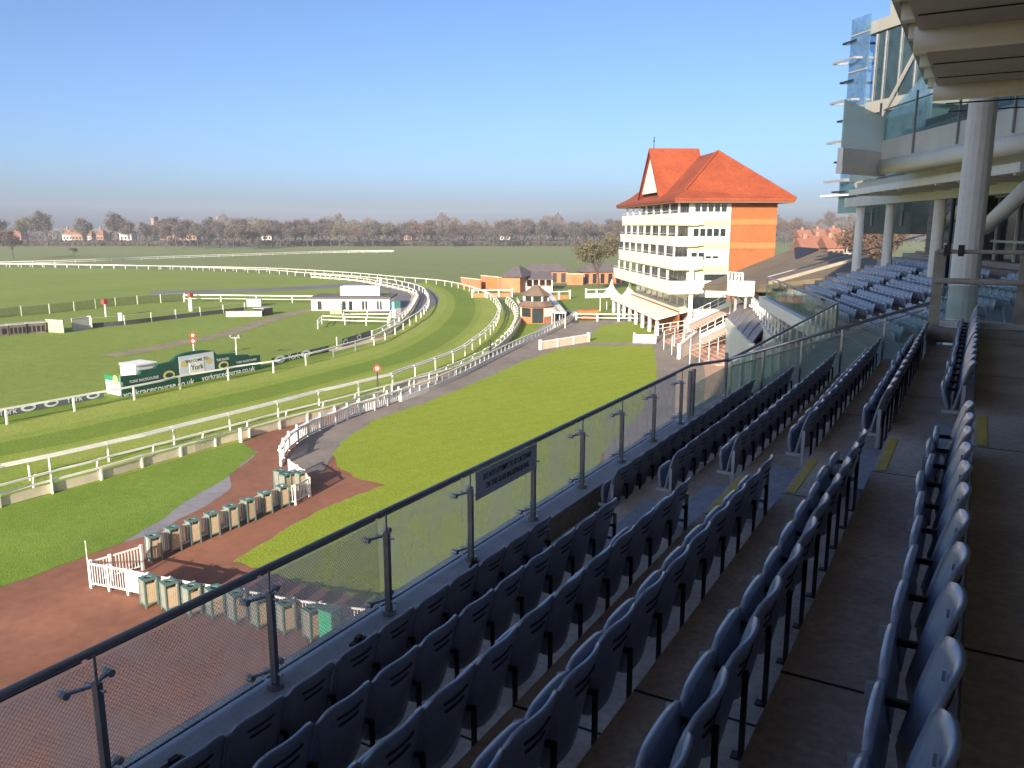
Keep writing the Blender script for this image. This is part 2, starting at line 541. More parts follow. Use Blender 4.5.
# red tarmac of the enclosure, with the grey patches and the brown path beside the lawn
sheet('enclosure_tarmac', [(-46, -20), (-4, -20), (-4, 46), (-20, 60)] + [tuple(q[:2]) for q in G([(430, 372), (300, 412), (240, 431), (243, 443), (257, 452), (122, 543), (0, 588), (-160, 640)])], 0.004, M['red'])
sheet('tarmac_patch', G([(122, 543), (150, 521), (180, 499), (225, 468), (250, 450), (258, 452), (248, 462), (229, 473), (230, 489), (200, 509), (152, 534)]), 0.008, M['lav'], ragged=0.04)
sheet('horse_walk', G([(330, 424), (366, 405), (405, 390), (440, 376), (480, 358), (505, 340), (515, 331), (545, 316), (578, 310), (576, 322), (545, 336), (500, 355), (452, 378), (405, 398), (365, 413)]), 0.016, M['lav'])
sheet('path', G([(283, 462), (300, 440), (330, 424), (365, 411), (405, 397), (452, 378), (500, 355), (545, 335), (575, 322), (640, 318), (655, 322), (700, 345),
                 (706, 380), (700, 440), (660, 520), (560, 560), (590, 500), (610, 440), (640, 412), (657, 376), (653, 347), (590, 347), (520, 364), (470, 386),
                 (420, 406), (375, 421), (345, 441), (333, 456), (322, 474), (300, 470)]), 0.020, M['path'])
sheet('lawn', G([(333, 455), (345, 440), (375, 420), (420, 405), (470, 385), (520, 363), (560, 349), (590, 346), (653, 346), (657, 376), (640, 413), (612, 440), (595, 470),
                 (585, 540), (520, 640), (440, 622), (383, 608), (330, 592), (265, 571), (232, 562), (300, 521), (345, 500), (386, 486), (360, 480), (341, 470)]), 0.024, M['lawn'], ragged=0.05)
# lawns and courts round the far stand
sheet('court_lawn', G([(585, 343), (600, 326), (635, 321), (660, 330), (652, 343)]), 0.026, M['track'])
sheet('garden', G([(548, 318), (556, 290), (640, 284), (660, 300), (640, 318), (576, 318)]), 0.008, M['infield'])
sheet('kiosk_lawn', G([(498, 353), (512, 338), (518, 322), (545, 318), (548, 322), (525, 338)]), 0.026, M['track'])
sheet('terrace_paving', G([(655, 322), (700, 318), (800, 310), (820, 420), (706, 440), (690, 350)]), 0.008, M['paving'])
M['mown'] = grass('mown_band', (0.135, 0.200, 0.022), (0.200, 0.270, 0.038), 0.06, 0.9)
M['mown2'] = grass('mown_band_pale', (0.235, 0.285, 0.050), (0.320, 0.365, 0.075), 0.06, 0.9)
TRK = [(-40, 448), (60, 430), (150, 410), (240, 391), (320, 372), (375, 358), (410, 344), (436, 328), (450, 312), (452, 299), (444, 290), (428, 284)]
for k, f in enumerate((-0.62, -0.25, 0.2, 0.6)):
    ribbon('mown_band', [p + (Vector((p.x, p.y, 0)) - Vector((-170, 20, 0))).normalized() * (f * 11) for p in G(TRK)], 3.4, 0.0105 + 0.0012 * k, M['mown2' if k % 2 else 'mown'], 1.5)
ribbon('service_road', G([(150, 293), (260, 290), (330, 286), (375, 283), (404, 288), (414, 299), (396, 313)]), 9.0, 0.0172, M['road'])
ribbon('dirt_track', G([(108, 356), (140, 351), (185, 342), (222, 335), (248, 327), (276, 318), (305, 311), (330, 309)]), 2.6, 0.0188, M['dirt'], 1.0)
ribbon('wheel_rut', G([(0, 366), (40, 362), (90, 356), (130, 351)]), 0.9, 0.014, M['infield'], 1.0)
ribbon('rail_path', G([(328, 351.5), (345, 347), (376, 339), (391, 329), (405, 316), (413, 303), (415, 295), (403, 290), (352, 280)]), 1.6, 0.021, M['sand'], 1.0)
ribbon('turf_edge', G([(497, 322), (500, 310), (497, 300), (480, 290)]), 0.8, 0.014, M['infield'], 1.0)

# ================================================================== THE NEAR SEATING DECK
X0, ZT, TR, RI = -3.817, 13 - 3.097, 0.773, 0.34     # first row of seat backs, its top, tread and rise
SH = 0.80                                            # seat top above its own tread
Y_NEAR, Y_FAR, Y_END = 7.63, 9.43, 17.15             # aisle and end of the block
YS = -7.5
fl = lambda i: ZT - SH + RI * i
ring = [(-4.72, YS, 0), (-4.72, YS, 9.40), (-4.34, YS, 9.40), (-4.34, YS, fl(0))]
for i in range(6):
    xe = X0 + TR * i + 0.055
    ring += [(xe, YS, fl(i)), (xe, YS, fl(i + 1))]
ring += [(2.2, YS, fl(6)), (2.2, YS, fl(7)), (3.1, YS, fl(7)), (3.1, YS, fl(8)), (9, YS, fl(8)), (9, YS, 0)]
mb = MB(); mb.extr(ring, (0, Y_END - YS, 0))
struct(fix_normals(mb.build('seating_terrace', M['tread'])))
mb = MB(); mb.box(-4.74, -4.33, YS, 14.75, 9.404, 9.425)
struct(mb.build('terrace_ledge', M['ledge']))
mb = MB(); mb.box(-4.92, -4.745, YS, 14.7, 0, 9.30)
struct(mb.build('brick_coping', M['brick']))
# aisle: a half step on every tread, blue-grey paint and yellow nosing lines
mb = MB(); yl = MB(); pt = MB()
for i in range(6):
    xe = X0 + TR * i + 0.055
    mb.box(xe - 0.37, xe - 0.002, Y_NEAR + 0.12, Y_FAR - 0.12, fl(i) + 0.001, fl(i) + RI / 2)
    if i > 1: yl.box(xe + 0.03, xe + 0.11, Y_NEAR + 0.22, Y_FAR - 0.28, fl(i + 1) + 0.001, fl(i + 1) + 0.005)
struct(mb.build('aisle_step', M['aisle'])); struct(yl.build('nosing_line', M['yellow']))

# ------------------------------------------------------------------ one tip-up seat
def seat_back():
    mb = MB()
    nu, nv = 10, 9
    pts = {}
    for side in (0, 1):
        for a in range(nu + 1):
            u = -1 + 2 * a / nu
            top = 0.80 - 0.075 * abs(u) ** 5
            low = 0.22 + 0.06 * abs(u) ** 3
            for b in range(nv + 1):
                v = b / nv
                z = low + (top - low) * v
                x = -0.120 + 0.120 * v - 0.062 * u * u * (0.55 + 0.45 * v) + 0.014 * v ** 5
                y = 0.247 * u * (1 - 0.07 * (1 - v) ** 2)
                if side: x += 0.022; z -= 0.004
                pts[(side, a, b)] = len(mb.v)
                mb.v.append((x, y, z))
    def q(*k):
        mb.f.append(tuple(pts[j] for j in k)); mb.m.append(0)
    for a in range(nu):
        for b in range(nv):
            q((0, a, b), (0, a, b + 1), (0, a + 1, b + 1), (0, a + 1, b))
            q((1, a, b), (1, a + 1, b), (1, a + 1, b + 1), (1, a, b + 1))
        q((0, a, nv), (1, a, nv), (1, a + 1, nv), (0, a + 1, nv))
        q((0, a, 0), (0, a + 1, 0), (1, a + 1, 0), (1, a, 0))
    for b in range(nv):
        q((0, 0, b), (1, 0, b), (1, 0, b + 1), (0, 0, b + 1))
        q((0, nu, b), (0, nu, b + 1), (1, nu, b + 1), (1, nu, b))
    return mb
def seat_slots(which):
    """two dark hand slots pressed into the rear of the shell"""
    mb = MB()
    for zc, hw in (((0.685, 0.115),) if which == 0 else ((0.625, 0.09),)):
        v = (zc - 0.22) / 0.58
        n = 6
        for k in range(n):
            ua, ub = (-1 + 2 * k / n) * hw / 0.243, (-1 + 2 * (k + 1) / n) * hw / 0.243
            f = lambda u: -0.120 + 0.120 * v - 0.062 * u * u * (0.55 + 0.45 * v) + 0.014 * v ** 5 + 0.0235
            ya, yb = ua * 0.243, ub * 0.243
            mb.hexa([(f(ua), ya, zc - .007), (f(ua) + .006, ya, zc - .007), (f(ub) + .006, yb, zc - .007), (f(ub), yb, zc - .007),
                     (f(ua) + .003, ya, zc + .007), (f(ua) + .009, ya, zc + .007), (f(ub) + .009, yb, zc + .007), (f(ub) + .003, yb, zc + .007)])
    return mb
def seat_pan():
    mb = MB()
    nu, nv = 6, 5
    idx = {}
    for s in (0, 1):
        for a in range(nu + 1):
            u = -1 + 2 * a / nu
            for b in range(nv + 1):
                v = b / nv
                zt = 0.555 - 0.02 * abs(u) ** 6
                z = 0.29 + (zt - 0.29) * v
                x = -0.195 - 0.012 * v - 0.012 * math.sin(v * 3.0)
                x += (0.018 if s else -0.018) * (1 - 0.35 * v ** 6) + 0.012 * (1 - u * u) * (-1 if s == 0 else 0)
                idx[s, a, b] = len(mb.v)
                mb.v.append((x, 0.236 * u, z))
    def q(*k):
        mb.f.append(tuple(idx[j] for j in k)); mb.m.append(0)
    for a in range(nu):
        for b in range(nv):
            q((0, a, b), (0, a, b + 1), (0, a + 1, b + 1), (0, a + 1, b))
            q((1, a, b), (1, a + 1, b), (1, a + 1, b + 1), (1, a, b + 1))
        q((0, a, nv), (1, a, nv), (1, a + 1, nv), (0, a + 1, nv))
        q((0, a, 0), (0, a + 1, 0), (1, a + 1, 0), (1, a, 0))
    for b in range(nv):
        q((0, 0, b), (1, 0, b), (1, 0, b + 1), (0, 0, b + 1))
        q((0, nu, b), (0, nu, b + 1), (1, nu, b + 1), (1, nu, b))
    return mb
def make_seat():
    t = empty('stadium_seat')
    b = seat_back().build('backrest', M['seat'], t, True)
    for k in (0, 1): seat_slots(k).build('grip_slot', M['seatdark'], b)
    seat_pan().build('seat_pan', M['seat'], t, True)
    lg = MB()
    lg.box(-0.066, -0.040, 0.238, 0.262, 0.0, 0.46)
    lg.box(-0.10, -0.04, 0.222, 0.278, 0.0, 0.010)
    lg.build('leg', M['arm'], t)
    np_ = MB(); np_.box(-0.030, -0.0195, -0.018, 0.018, 0.712, 0.732); np_.build('number_plate', M['seatnum'], b)
    ar = MB()
    ar.box(-0.23, -0.05, 0.240, 0.260, 0.425, 0.455)
    ar.build('bracket', M['arm'], t)
    hg = MB()
    hg.box(-0.275, -0.232, 0.236, 0.264, 0.43, 0.50)
    hg.build('hinge_cap', M['hinge'], t)
    return t
def end_frame(t, sgn):
    mb = MB()
    y0, y1 = (0.250, 0.275) if sgn > 0 else (-0.275, -0.250)
    mb.box(-0.075, -0.04, y0, y1, 0.0, 0.58)
    mb.box(-0.245, -0.076, y0, y1, 0.275, 0.31)
    mb.box(-0.10, 0.01, y0 - .01, y1 + .01, 0.0, 0.015)
    return mb.build('end_frame', M['endframe'], t)
M['seatnum'] = mat('seat_emboss', (0.13, 0.16, 0.22), 0.5)
M['hinge'] = mat('hinge_grey', (0.22, 0.24, 0.27), 0.5)
seat0 = make_seat()
used = False
ROWNAME = ['front', 'second', 'third', 'fourth', 'fifth', 'sixth']
n_seats = 0
rs = random.Random(5)
def put_seat(i, y, label, grp, end=0):
    global used, n_seats
    s = copy_tree(seat0) if used else seat0
    used = True
    s.location = (X0 + TR * i, y, fl(i) + 0.001)
    s.location.x += rs.uniform(-.006, .006); s.location.y += rs.uniform(-.006, .006)
    s.rotation_euler = (0, 0, R(rs.uniform(-1.3, 1.3)))
    for ch in s.children:
        if ch.name.startswith('seat_pan'):
            a_ = R(rs.uniform(-4.0, 1.5) if rs.random() < .85 else rs.uniform(-14, -6))
            ch.rotation_euler = (0, a_, 0); ch.location = (-.23 + .23 * math.cos(a_) - .36 * math.sin(a_), 0, .36 - .36 * math.cos(a_) - .23 * math.sin(a_))
    tag(s, label, 'seat', grp)
    if end: end_frame(s, end)
    n_seats += 1
    return s
first_end = True
for i in range(6):
    n = 13 if i < 2 else 12
    for k in range(n):
        y = Y_NEAR - 0.27 - 0.5 * k
        if y < 1.2: break
        put_seat(i, y, 'blue tip-up seat, near block, %s from the aisle, %s row from barrier' % (ordinal(k), ROWNAME[i]), 'seats of the near block')
for i in range(6):
    for k in range(15):
        y = Y_FAR + 0.27 + 0.5 * k
        if y > 16.95: break
        put_seat(i, y, 'blue tip-up seat, block beyond the aisle, %s from the aisle, %s row from barrier' % (ordinal(k), ROWNAME[i]), 'seats of the block beyond the aisle')
for s in [o for o in col.objects if o.name.startswith('stadium_seat') and o.get('label', '').find(' first from the aisle') >= 0]:
    end_frame(s, -1 if 'beyond' in s['label'] else 1)
print('near seats', n_seats)

# ------------------------------------------------------------------ front glass barrier
XB, ZL, ZR = -4.5, 9.425, 13 - 2.56
PY = [4.125 + 1.43 * k for k in range(-3, 8)]
bt = empty('glass_barrier', (XB, 8, ZL), 0, 'clear glass barrier with dark steel posts and round handrail along the front ledge', 'barrier')
mb = MB(); mb.tube([(XB, -4, ZR), (XB, 14.6, ZR)], 0.027, 12); part(mb, 'handrail', M['steel'], bt, True)
for y in PY:
    mb = MB()
    mb.box(XB - 0.028, XB + 0.028, y - 0.020, y + 0.020, ZL, ZL + 0.80)
    p = part(mb, 'post', M['steel'], bt)
    mb = MB()
    mb.tube([(XB, y, ZL + 0.80), (XB, y, ZR - 0.03)], 0.009, 6)
    mb.build('rod', M['steel'], p)
    mb = MB()
    mb.tube([(XB, y, ZL), (XB, y, ZL + 0.05)], 0.065, 12)
    mb.build('foot', M['steel_light'], p)
    for zz, nm in ((ZL + 0.76, 'spider_clamp'), (ZL + 0.13, 'spider_clamp')):
        mb = MB()
        mb.tube([(XB + 0.08, y, zz), (XB - 0.13, y, zz)], 0.010, 6)
        mb.bar((XB - 0.05, y, zz), (XB - 0.11, y - 0.15, zz + 0.0), 0.022, 0.018)
        mb.bar((XB - 0.05, y, zz), (XB - 0.11, y + 0.15, zz + 0.0), 0.022, 0.018)
        for sy in (-0.15, 0.15):
            mb.tube([(XB - 0.075, y + sy, zz), (XB - 0.15, y + sy, zz)], 0.026, 10)
        mb.build(nm, M['steel_light'], p)
for a, b in zip(PY[:-1], PY[1:]):
    mb = MB(); mb.box(XB - 0.118, XB - 0.106, a + 0.006, b - 0.006, ZL + 0.04, ZR - 0.10)
    gp = part(mb, 'glass_panel', M['glass'], bt)
    mb = MB()
    for zz in (ZL + 0.035, ZR - 0.105):
        mb = MB(); mb.box(XB - 0.121, XB - 0.103, a + 0.02, b - 0.02, zz, zz + 0.010)
        mb.build('edge_seal', M['black'], gp)
# fine diamond netting tied behind the nearest panels
nw = MB()
y0, y1, z0, z1 = PY[0], PY[4] - 0.02, ZL + 0.05, ZR - 0.12
H = z1 - z0
y = y0 - H
while y < y1:
    for sgn in (1, -1):
        ya, yb = (y, y + H) if sgn > 0 else (y + H, y)
        za, zb = z0, z1
        if sgn > 0:
            if ya < y0: za = z0 + (y0 - ya); ya = y0
            if yb > y1: zb = z1 - (yb - y1); yb = y1
        else:
            if ya > y1: za = z0 + (ya - y1); ya = y1
            if yb < y0: zb = z1 - (y0 - yb); yb = y0
        if zb > za + 0.01:
            nw.bar((XB - 0.088, ya, za), (XB - 0.088, yb, zb), 0.0016, 0.0016)
    y += 0.034
o = part(nw, 'wire_netting', M['wire'], bt)

# warning plate hung on the barrier
ya, yb = PY[5] - 0.02 , PY[6] - 0.03
yl0, yl1 = PY[5] + 0.02, PY[6] - 0.02
st = empty('warning_plate', (XB + 0.06, (yl0 + yl1) / 2, ZR - 0.3), 0, 'grey plate with two lines of black capitals hanging under the barrier handrail', 'sign')
mb = MB(); mb.box(XB + 0.050, XB + 0.056, yl0, yl1, ZR - 0.335, ZR - 0.02); part(mb, 'plate', M['sign'], st)
def text(body, size, loc, rot, m, parent, name='lettering', align='CENTER', ext=0.0, xs=1.0, shear=0.0):
    c = bpy.data.curves.new(name, 'FONT')
    c.body = body
    c.size = size
    c.align_x = align
    c.align_y = 'CENTER'
    c.extrude = ext
    c.shear = shear
    c.offset = 0.014 * size
    c.resolution_u = 3
    c.materials.append(m)
    tmp = bpy.data.objects.new(name, c)
    me = bpy.data.meshes.new_from_object(tmp)
    bpy.data.objects.remove(tmp)
    o = bpy.data.objects.new(name, me)
    col.objects.link(o)
    o.rotation_euler = rot
    o.scale = (xs, 1, 1)
    if parent is not None:
        o.parent = parent
        if parent.type == 'EMPTY': loc = Vector(loc) - Vector(parent.location)
    o.location = loc
    return o
for k, (tx, zz) in enumerate((('DO NOT ATTEMPT TO SIT OR STAND', ZR - 0.115), ('ON THIS GLASS BALUSTRADE RAIL', ZR - 0.225))):
    text(tx, 0.088, (XB + 0.0585, (yl0 + yl1) / 2, zz), (math.pi / 2, 0, math.pi / 2), M['black'], st, ext=0.0012, xs=0.72)

for k, y in enumerate((3.1, 5.0, 6.9)):
    t = empty('ledge_cleat', (XB + 0.09, y, ZL), R(8 * k), 'small dark cleat lying on the blue-grey ledge, %s along from the near end' % ORD[k], 'cleat')
    mb = MB(); mb.box(-.03, .03, -.09, .09, 0, .018); mb.build('base', M['arm'], t)
    mb = MB(); mb.box(-.02, .02, -.02, .05, .019, .05); mb.build('hook', M['arm'], t)

# ================================================================== RAILS AND FENCES OF THE COURSE
def post_mesh(kind, h):
    mb = MB()
    if kind == 'tee':
        mb.tube([(0, 0, 0), (0, 0, h - 0.02)], 0.058, 8)
        mb.bar((-0.26, 0, h - 0.03), (0.26, 0, h - 0.03), 0.07, 0.06)
    elif kind == 'hook':          # swan neck leaning towards the course
        mb.tube([(0, 0, 0), (0, 0, h * 0.62), (-0.06, 0, h * 0.85), (-0.22, 0, h * 0.97), (-0.42, 0, h)], 0.055, 8)
    elif kind == 'wide':
        mb.box(-0.11, 0.11, -0.05, 0.05, 0, h)
    else:
        mb.box(-0.055, 0.055, -0.055, 0.055, 0, h)
    o = mb.build('post', M['rail'])
    me = o.data
    bpy.data.objects.remove(o)
    return me
def frames(P):
    out = []
    for i, p in enumerate(P):
        d = (P[min(i + 1, len(P) - 1)] - P[max(i - 1, 0)]); d.z = 0
        d.normalize()
        out.append((p, d, Vector((d.y, -d.x, 0))))        # right-hand normal
    return out
def strip(P, off, z, wd, ht):
    """continuous rail of rectangular section following P, shifted sideways by off"""
    mb = MB()
    F = frames(P)
    ringn = []
    for p, d, n in F:
        c = p + n * off
        b = len(mb.v)
        for sx, sz in ((-1, -1), (1, -1), (1, 1), (-1, 1)):
            q = c + n * (sx * wd / 2)
            mb.v.append((q.x, q.y, z + sz * ht / 2))
        ringn.append(b)
    for a, b in zip(ringn[:-1], ringn[1:]):
        for k in range(4):
            k2 = (k + 1) % 4
            mb.f.append((a + k, a + k2, b + k2, b + k)); mb.m.append(0)
    mb.f.append(tuple(ringn[0] + k for k in (3, 2, 1, 0))); mb.m.append(0)
    mb.f.append(tuple(ringn[-1] + k for k in range(4))); mb.m.append(0)
    return mb
def rail_fence(label, pts, h, step, kind, rails, m=None, flip=1, cat='rail', name='running_rail', limit=95, lower=None, group=None):
    P = spline([Vector((p[0], p[1], 0)) for p in pts], step)
    t = empty(name, P[0], 0, label, cat, group)
    fine = spline([Vector((p[0], p[1], 0)) for p in pts], min(step, 1.5))
    mm = m or M['rail']
    for off, z, wd, ht in rails:
        part(strip(fine, off * flip, z, wd, ht), 'rail', mm, t)
    if lower:
        for off, z, wd, ht, lm, nm in lower:
            part(strip(fine, off * flip, z, wd, ht), nm, lm, t)
    me = post_mesh(kind, h)
    F = sorted(frames(P), key=lambda q: (q[0] - EYE).length)
    for p, d, n in F[:limit]:
        o = bpy.data.objects.new('post', me); col.objects.link(o)
        o.parent = t; o.location = p - P[0]
        o.rotation_euler = (0, 0, math.atan2(d.y, d.x) - math.pi / 2 + (0 if flip > 0 else math.pi))
    if len(F) > limit:
        mb = MB()
        for p, d, n in F[limit:]:
            mb.obox((p.x, p.y, 0), n, d, -0.05, 0.05, -0.05, 0.05, 0, h)
            if kind in ('tee', 'hook'): mb.obox((p.x, p.y, 0), n, d, -0.25, 0.25, -0.04, 0.04, h - 0.06, h)
        o = part(mb, 'far_post', mm, t); o['kind'] = 'stuff'
    return t
inner = G([(-70, 440), (-30, 432), (26, 421), (57.5, 415), (87, 409), (115, 404), (140, 399), (163, 394), (181, 389), (197.5, 386), (221, 382), (240, 378), (259, 375), (277, 372.5), (295, 367.5),
           (310, 364.5), (324, 361), (342, 355.5), (362, 349.5), (375, 345), (390, 337), (400, 332), (412, 324), (418.5, 320), (423.5, 315), (427.5, 309), (429, 302.5),
           (427, 297.5), (423.5, 293), (416, 289.5), (403, 286.3), (391, 284), (351, 280), (300, 276.2), (256, 273), (128, 268.6), (0, 266.6), (-150, 265)])
rail_fence('white inner running rail with plain posts curving round the bend past the green winning board', inner, 1.05, 4.6, 'plain', [(0.06, 1.06, 0.18, 0.12)], flip=-1)
outer = G([(-60, 482), (0, 466), (41, 457.5), (80, 449), (115, 441), (142.5, 435), (174, 427), (202.5, 420), (227.5, 414), (254, 407.5), (276, 402), (299.5, 396), (320, 390.5), (341, 386),
           (357.5, 382), (374, 378), (388, 375), (401.5, 370), (413, 366), (424, 362.5), (434, 358.6), (450, 352.7), (464, 346), (472, 340), (479.6, 335), (485.5, 330), (491, 325),
           (495, 319.5), (498, 313.7), (499.5, 308), (498, 302), (492, 295), (481, 290), (466, 285), (446, 281), (428, 279), (400, 276.8), (340, 271.8), (256, 267.6), (128, 265.5), (0, 264), (-150, 262.6)], 1.1)
rail_fence('twin-topped white outer running rail on tee posts along the near edge of the track', outer, 1.1, 4.2, 'tee', [(-0.2, 1.1, 0.13, 0.09), (0.2, 1.1, 0.13, 0.09)])
hook = G([(-40, 493), (10, 480), (42.5, 471), (80, 462), (115, 452.5), (147.5, 444.5), (181, 436), (212.5, 428), (241, 421), (266, 414), (291, 408), (314, 402.5), (336, 397), (355, 392), (372.5, 387.5),
          (405, 379), (418, 374), (431, 370.3), (442.5, 366), (452.5, 362.2), (461, 359), (469, 355), (476, 352), (487, 346), (497, 338.5), (507, 329), (513, 320), (515, 312), (513, 304), (505, 296)], 1.15)
rail_fence('white crowd rail on swan-necked posts between the track and the horse walk', hook, 1.15, 3.3, 'hook', [(-0.42, 1.15, 0.11, 0.09)], flip=-1, name='crowd_rail')
low = G([(-60, 510), (0, 493.5), (40, 483), (84, 472), (110, 465), (132, 458.5), (156, 451.5), (179, 445.5), (200, 440), (220, 434), (239, 429.5), (265, 423), (300, 413.5), (332, 405.5), (365, 396), (392, 388)], 0.68)
rail_fence('low white rail backed by cream boards along the verge below the crowd rail', low, 0.70, 2.5, 'plain', [(0, 0.68, 0.12, 0.09)],
           lower=[(-0.06, 0.26, 0.05, 0.46, M['cream'], 'board')], name='boarded_rail')
low2 = G([(392, 388.5), (410, 382.5), (430, 377), (452, 370.5), (470, 363), (490, 353), (503, 343), (512, 334), (518, 325), (522, 316), (522, 308), (517, 299)], 0.5)
rail_fence('cream boarded kerb fence rounding the bend between the crowd rail and the horse walk', low2, 0.75, 3.3, 'plain', [(0, 0.72, 0.13, 0.09)],
           lower=[(-0.04, 0.32, 0.06, 0.6, M['cream'], 'board')], name='boarded_rail')
# white solid wall with post tops between the horse walk and the brown path
wall = G([(281, 466), (287, 453), (301, 441), (320, 431), (340, 423.5), (356, 416), (376, 410), (400, 401.5)], 0)
PW = spline([Vector((p.x, p.y, 0)) for p in wall], 1.6)
t = empty('curved_fence', PW[0], 0, 'white picket fence with broad top rail curving away from the bins beside the brown path', 'fence')
part(strip(spline([Vector((p.x, p.y, 0)) for p in wall], .8), 0, 0.90, 0.26, 0.08), 'top_rail', M['white'], t)
part(strip(spline([Vector((p.x, p.y, 0)) for p in wall], .8), 0, 0.16, 0.07, 0.10), 'lower_rail', M['white'], t)
for p, d, n in frames(PW):
    q = MB(); q.obox(p, n, d, -.06, .06, -.06, .06, 0, 1.18); part(q, 'post', M['white'], t)
FB = frames(spline([Vector((p.x, p.y, 0)) for p in wall], .25))
for k in range(0, len(FB), 7):
    q = MB()
    for p, d, n in FB[k:k + 7]: q.obox(p, n, d, -.035, .035, -.03, .03, .21, .86)
    part(q, 'picket_panel', M['white'], t)
railing = G([(401, 401.5), (430, 391), (460, 377.5), (490, 362), (520, 347), (545, 336), (565, 325), (576, 317)], 0)
rail_fence('long white post railing over a low kerb beside the grey horse walk', railing, 0.95, 1.35, 'plain', [(0, 0.93, 0.14, 0.08)],
           lower=[(0, 0.2, 0.16, 0.38, M['white'], 'kerb'), (0, 0.55, 0.05, 0.05, M['rail'], 'mid_rail')], name='post_railing', cat='railing')
# strips across the infield
rail_fence('inmost white running rail beside the sand strip on the bend', G([(372, 339.5), (378, 337.6), (393, 328.5), (407, 315), (415, 302), (416, 296), (403, 291), (376, 285), (352, 281.3), (310, 278)], 0),
           1.0, 4.0, 'plain', [(0, 1.0, 0.16, 0.10)], lower=[(0.3, 0.3, 0.1, 0.34, M['cream'], 'board')])
rail_fence('pale far rail crossing the distant meadow below the trees', G([(-120, 268), (0, 265.3), (90, 262.5), (150, 259.8), (256, 256), (330, 253.5), (395, 252.6)], 0), 1.1, 7.0, 'plain', [(0, 1.1, 0.3, 0.22)],
           lower=[(0, 0.5, 0.2, 0.2, M['rail'], 'mid_rail')], name='far_rail')
rail_fence('white rail fence across the infield behind the single-storey white building', G([(184, 302), (220, 302), (258, 302.5), (300, 303), (335, 303)], 0), 1.2, 6.5, 'wide', [(0, 1.2, 0.14, 0.16), (0, 0.6, 0.08, 0.08)], name='infield_rail')
rail_fence('grey post and net fence across the infield at the left', G([(-40, 320), (0, 318), (20, 316), (50, 313.5), (85, 310), (115, 306.5), (150, 303.5), (185, 301.5)], 0), 1.5, 4.0, 'plain', [(0, 1.45, 0.05, 0.05)],
           m=mat('grey_post', (0.23, 0.21, 0.18), 0.8), lower=[(0, 0.72, 0.03, 1.3, glass_mat('net', (0.86, 0.86, 0.82), 0.10, (0.3, 0.28, 0.22)), 'netting')], name='net_fence', cat='fence')
rail_fence('low dark screen with slim posts crossing the middle of the infield', G([(92, 328), (130, 324.5), (170, 319.5), (205, 315.5), (240, 311.5), (252, 310)], 0), 1.35, 4.2, 'plain', [(0, 1.3, 0.04, 0.04)],
           m=M['conc'], lower=[(0, 0.3, 0.1, 0.6, mat('dark_screen', (0.075, 0.072, 0.07), 0.8), 'screen')], name='dark_screen', cat='fence')
# two-rail pen beside the white building
def pen(label, px, h=1.1):
    P = G(px, 0)
    t = empty('rail_pen', P[0], 0, label, 'pen')
    mb = MB()
    for a, b in zip(P[:-1], P[1:]):
        for z in (h, h * 0.55): mb.bar((a.x, a.y, z), (b.x, b.y, z), 0.1, 0.1)
        part(mb, 'rail', M['rail'], t); mb = MB()
        n = max(1, int((b - a).length / 3))
        for k in range(n):
            p = a.lerp(b, k / n)
            q = MB(); q.box(p.x - .05, p.x + .05, p.y - .05, p.y + .05, 0, h + .05)
            part(q, 'post', M['rail'], t)
    return t
pen('white two-rail pen on the infield in front of the single-storey white building', [(318, 329), (322, 324), (345, 325), (388, 326), (391, 318), (344, 318.5), (342, 325)])

# ------------------------------------------------------------------ white picket panels and bin housings on the red tarmac
def picket(label, px, h=0.98, solid=()):
    P = [Vector((p.x, p.y, 0)) for p in G(px, 0)]
    t = empty('picket_fence', P[0], 0, label, 'fence')
    for i, (a, b) in enumerate(zip(P[:-1], P[1:])):
        d = (b - a); L = d.length; d.normalize(); n = Vector((d.y, -d.x, 0))
        mb = MB()
        mb.obox(a, d, -n, 0, L, -0.02, 0.02, h - 0.07, h)
        mb.obox(a, d, -n, 0, L, -0.02, 0.02, 0.16, 0.21)
        if i in solid: mb.obox(a, d, -n, 0.06, L - 0.06, -0.03, -0.022, 0.25, h - 0.1)
        k = 0.10
        while k < L - 0.04:
            mb.obox(a, d, -n, k - 0.012, k + 0.012, -0.012, 0.012, 0.21, h - 0.07)
            k += 0.115
        part(mb, 'panel', M['white'], t)
        q = MB(); q.obox(a, d, -n, -0.045, 0.045, -0.045, 0.045, 0, h + 0.05)
        part(q, 'post', M['white'], t)
    b = P[-1]
    q = MB(); q.box(b.x - .045, b.x + .045, b.y - .045, b.y + .045, 0, h + 0.05); part(q, 'post', M['white'], t)
    return t
picket('white picket fence running behind the lower row of bin housings', [(92, 588), (110, 591), (129, 595), (150, 599.5), (172, 604), (196, 609), (222, 613), (246, 617), (270, 621.5), (295, 626.5), (322, 630.5), (346, 634), (375, 638)], solid=(2, 3))
picket('white picket fence joining the corner to the upper row of bin housings', [(93, 586), (112, 580), (143, 570)])
picket('white picket fence threaded between the upper row of bin housings', [(150, 561), (172, 552), (193, 544), (212, 536), (231, 529), (248, 521), (265, 513.5), (283, 506), (296, 505), (310, 497)])
picket('short white picket fence closing the end beside the curved wall', [(310, 497), (305, 489), (298, 484), (290, 478)])
M['slat'] = mat('grey_slat', (0.25, 0.235, 0.19), 0.8, 0.16, 3)
M['tan'] = mat('tan_board', (0.50, 0.38, 0.25), 0.8, 0.12, 3)
M['green'] = mat('green_frame', (0.110, 0.190, 0.155), 0.5, 0.12, 3)
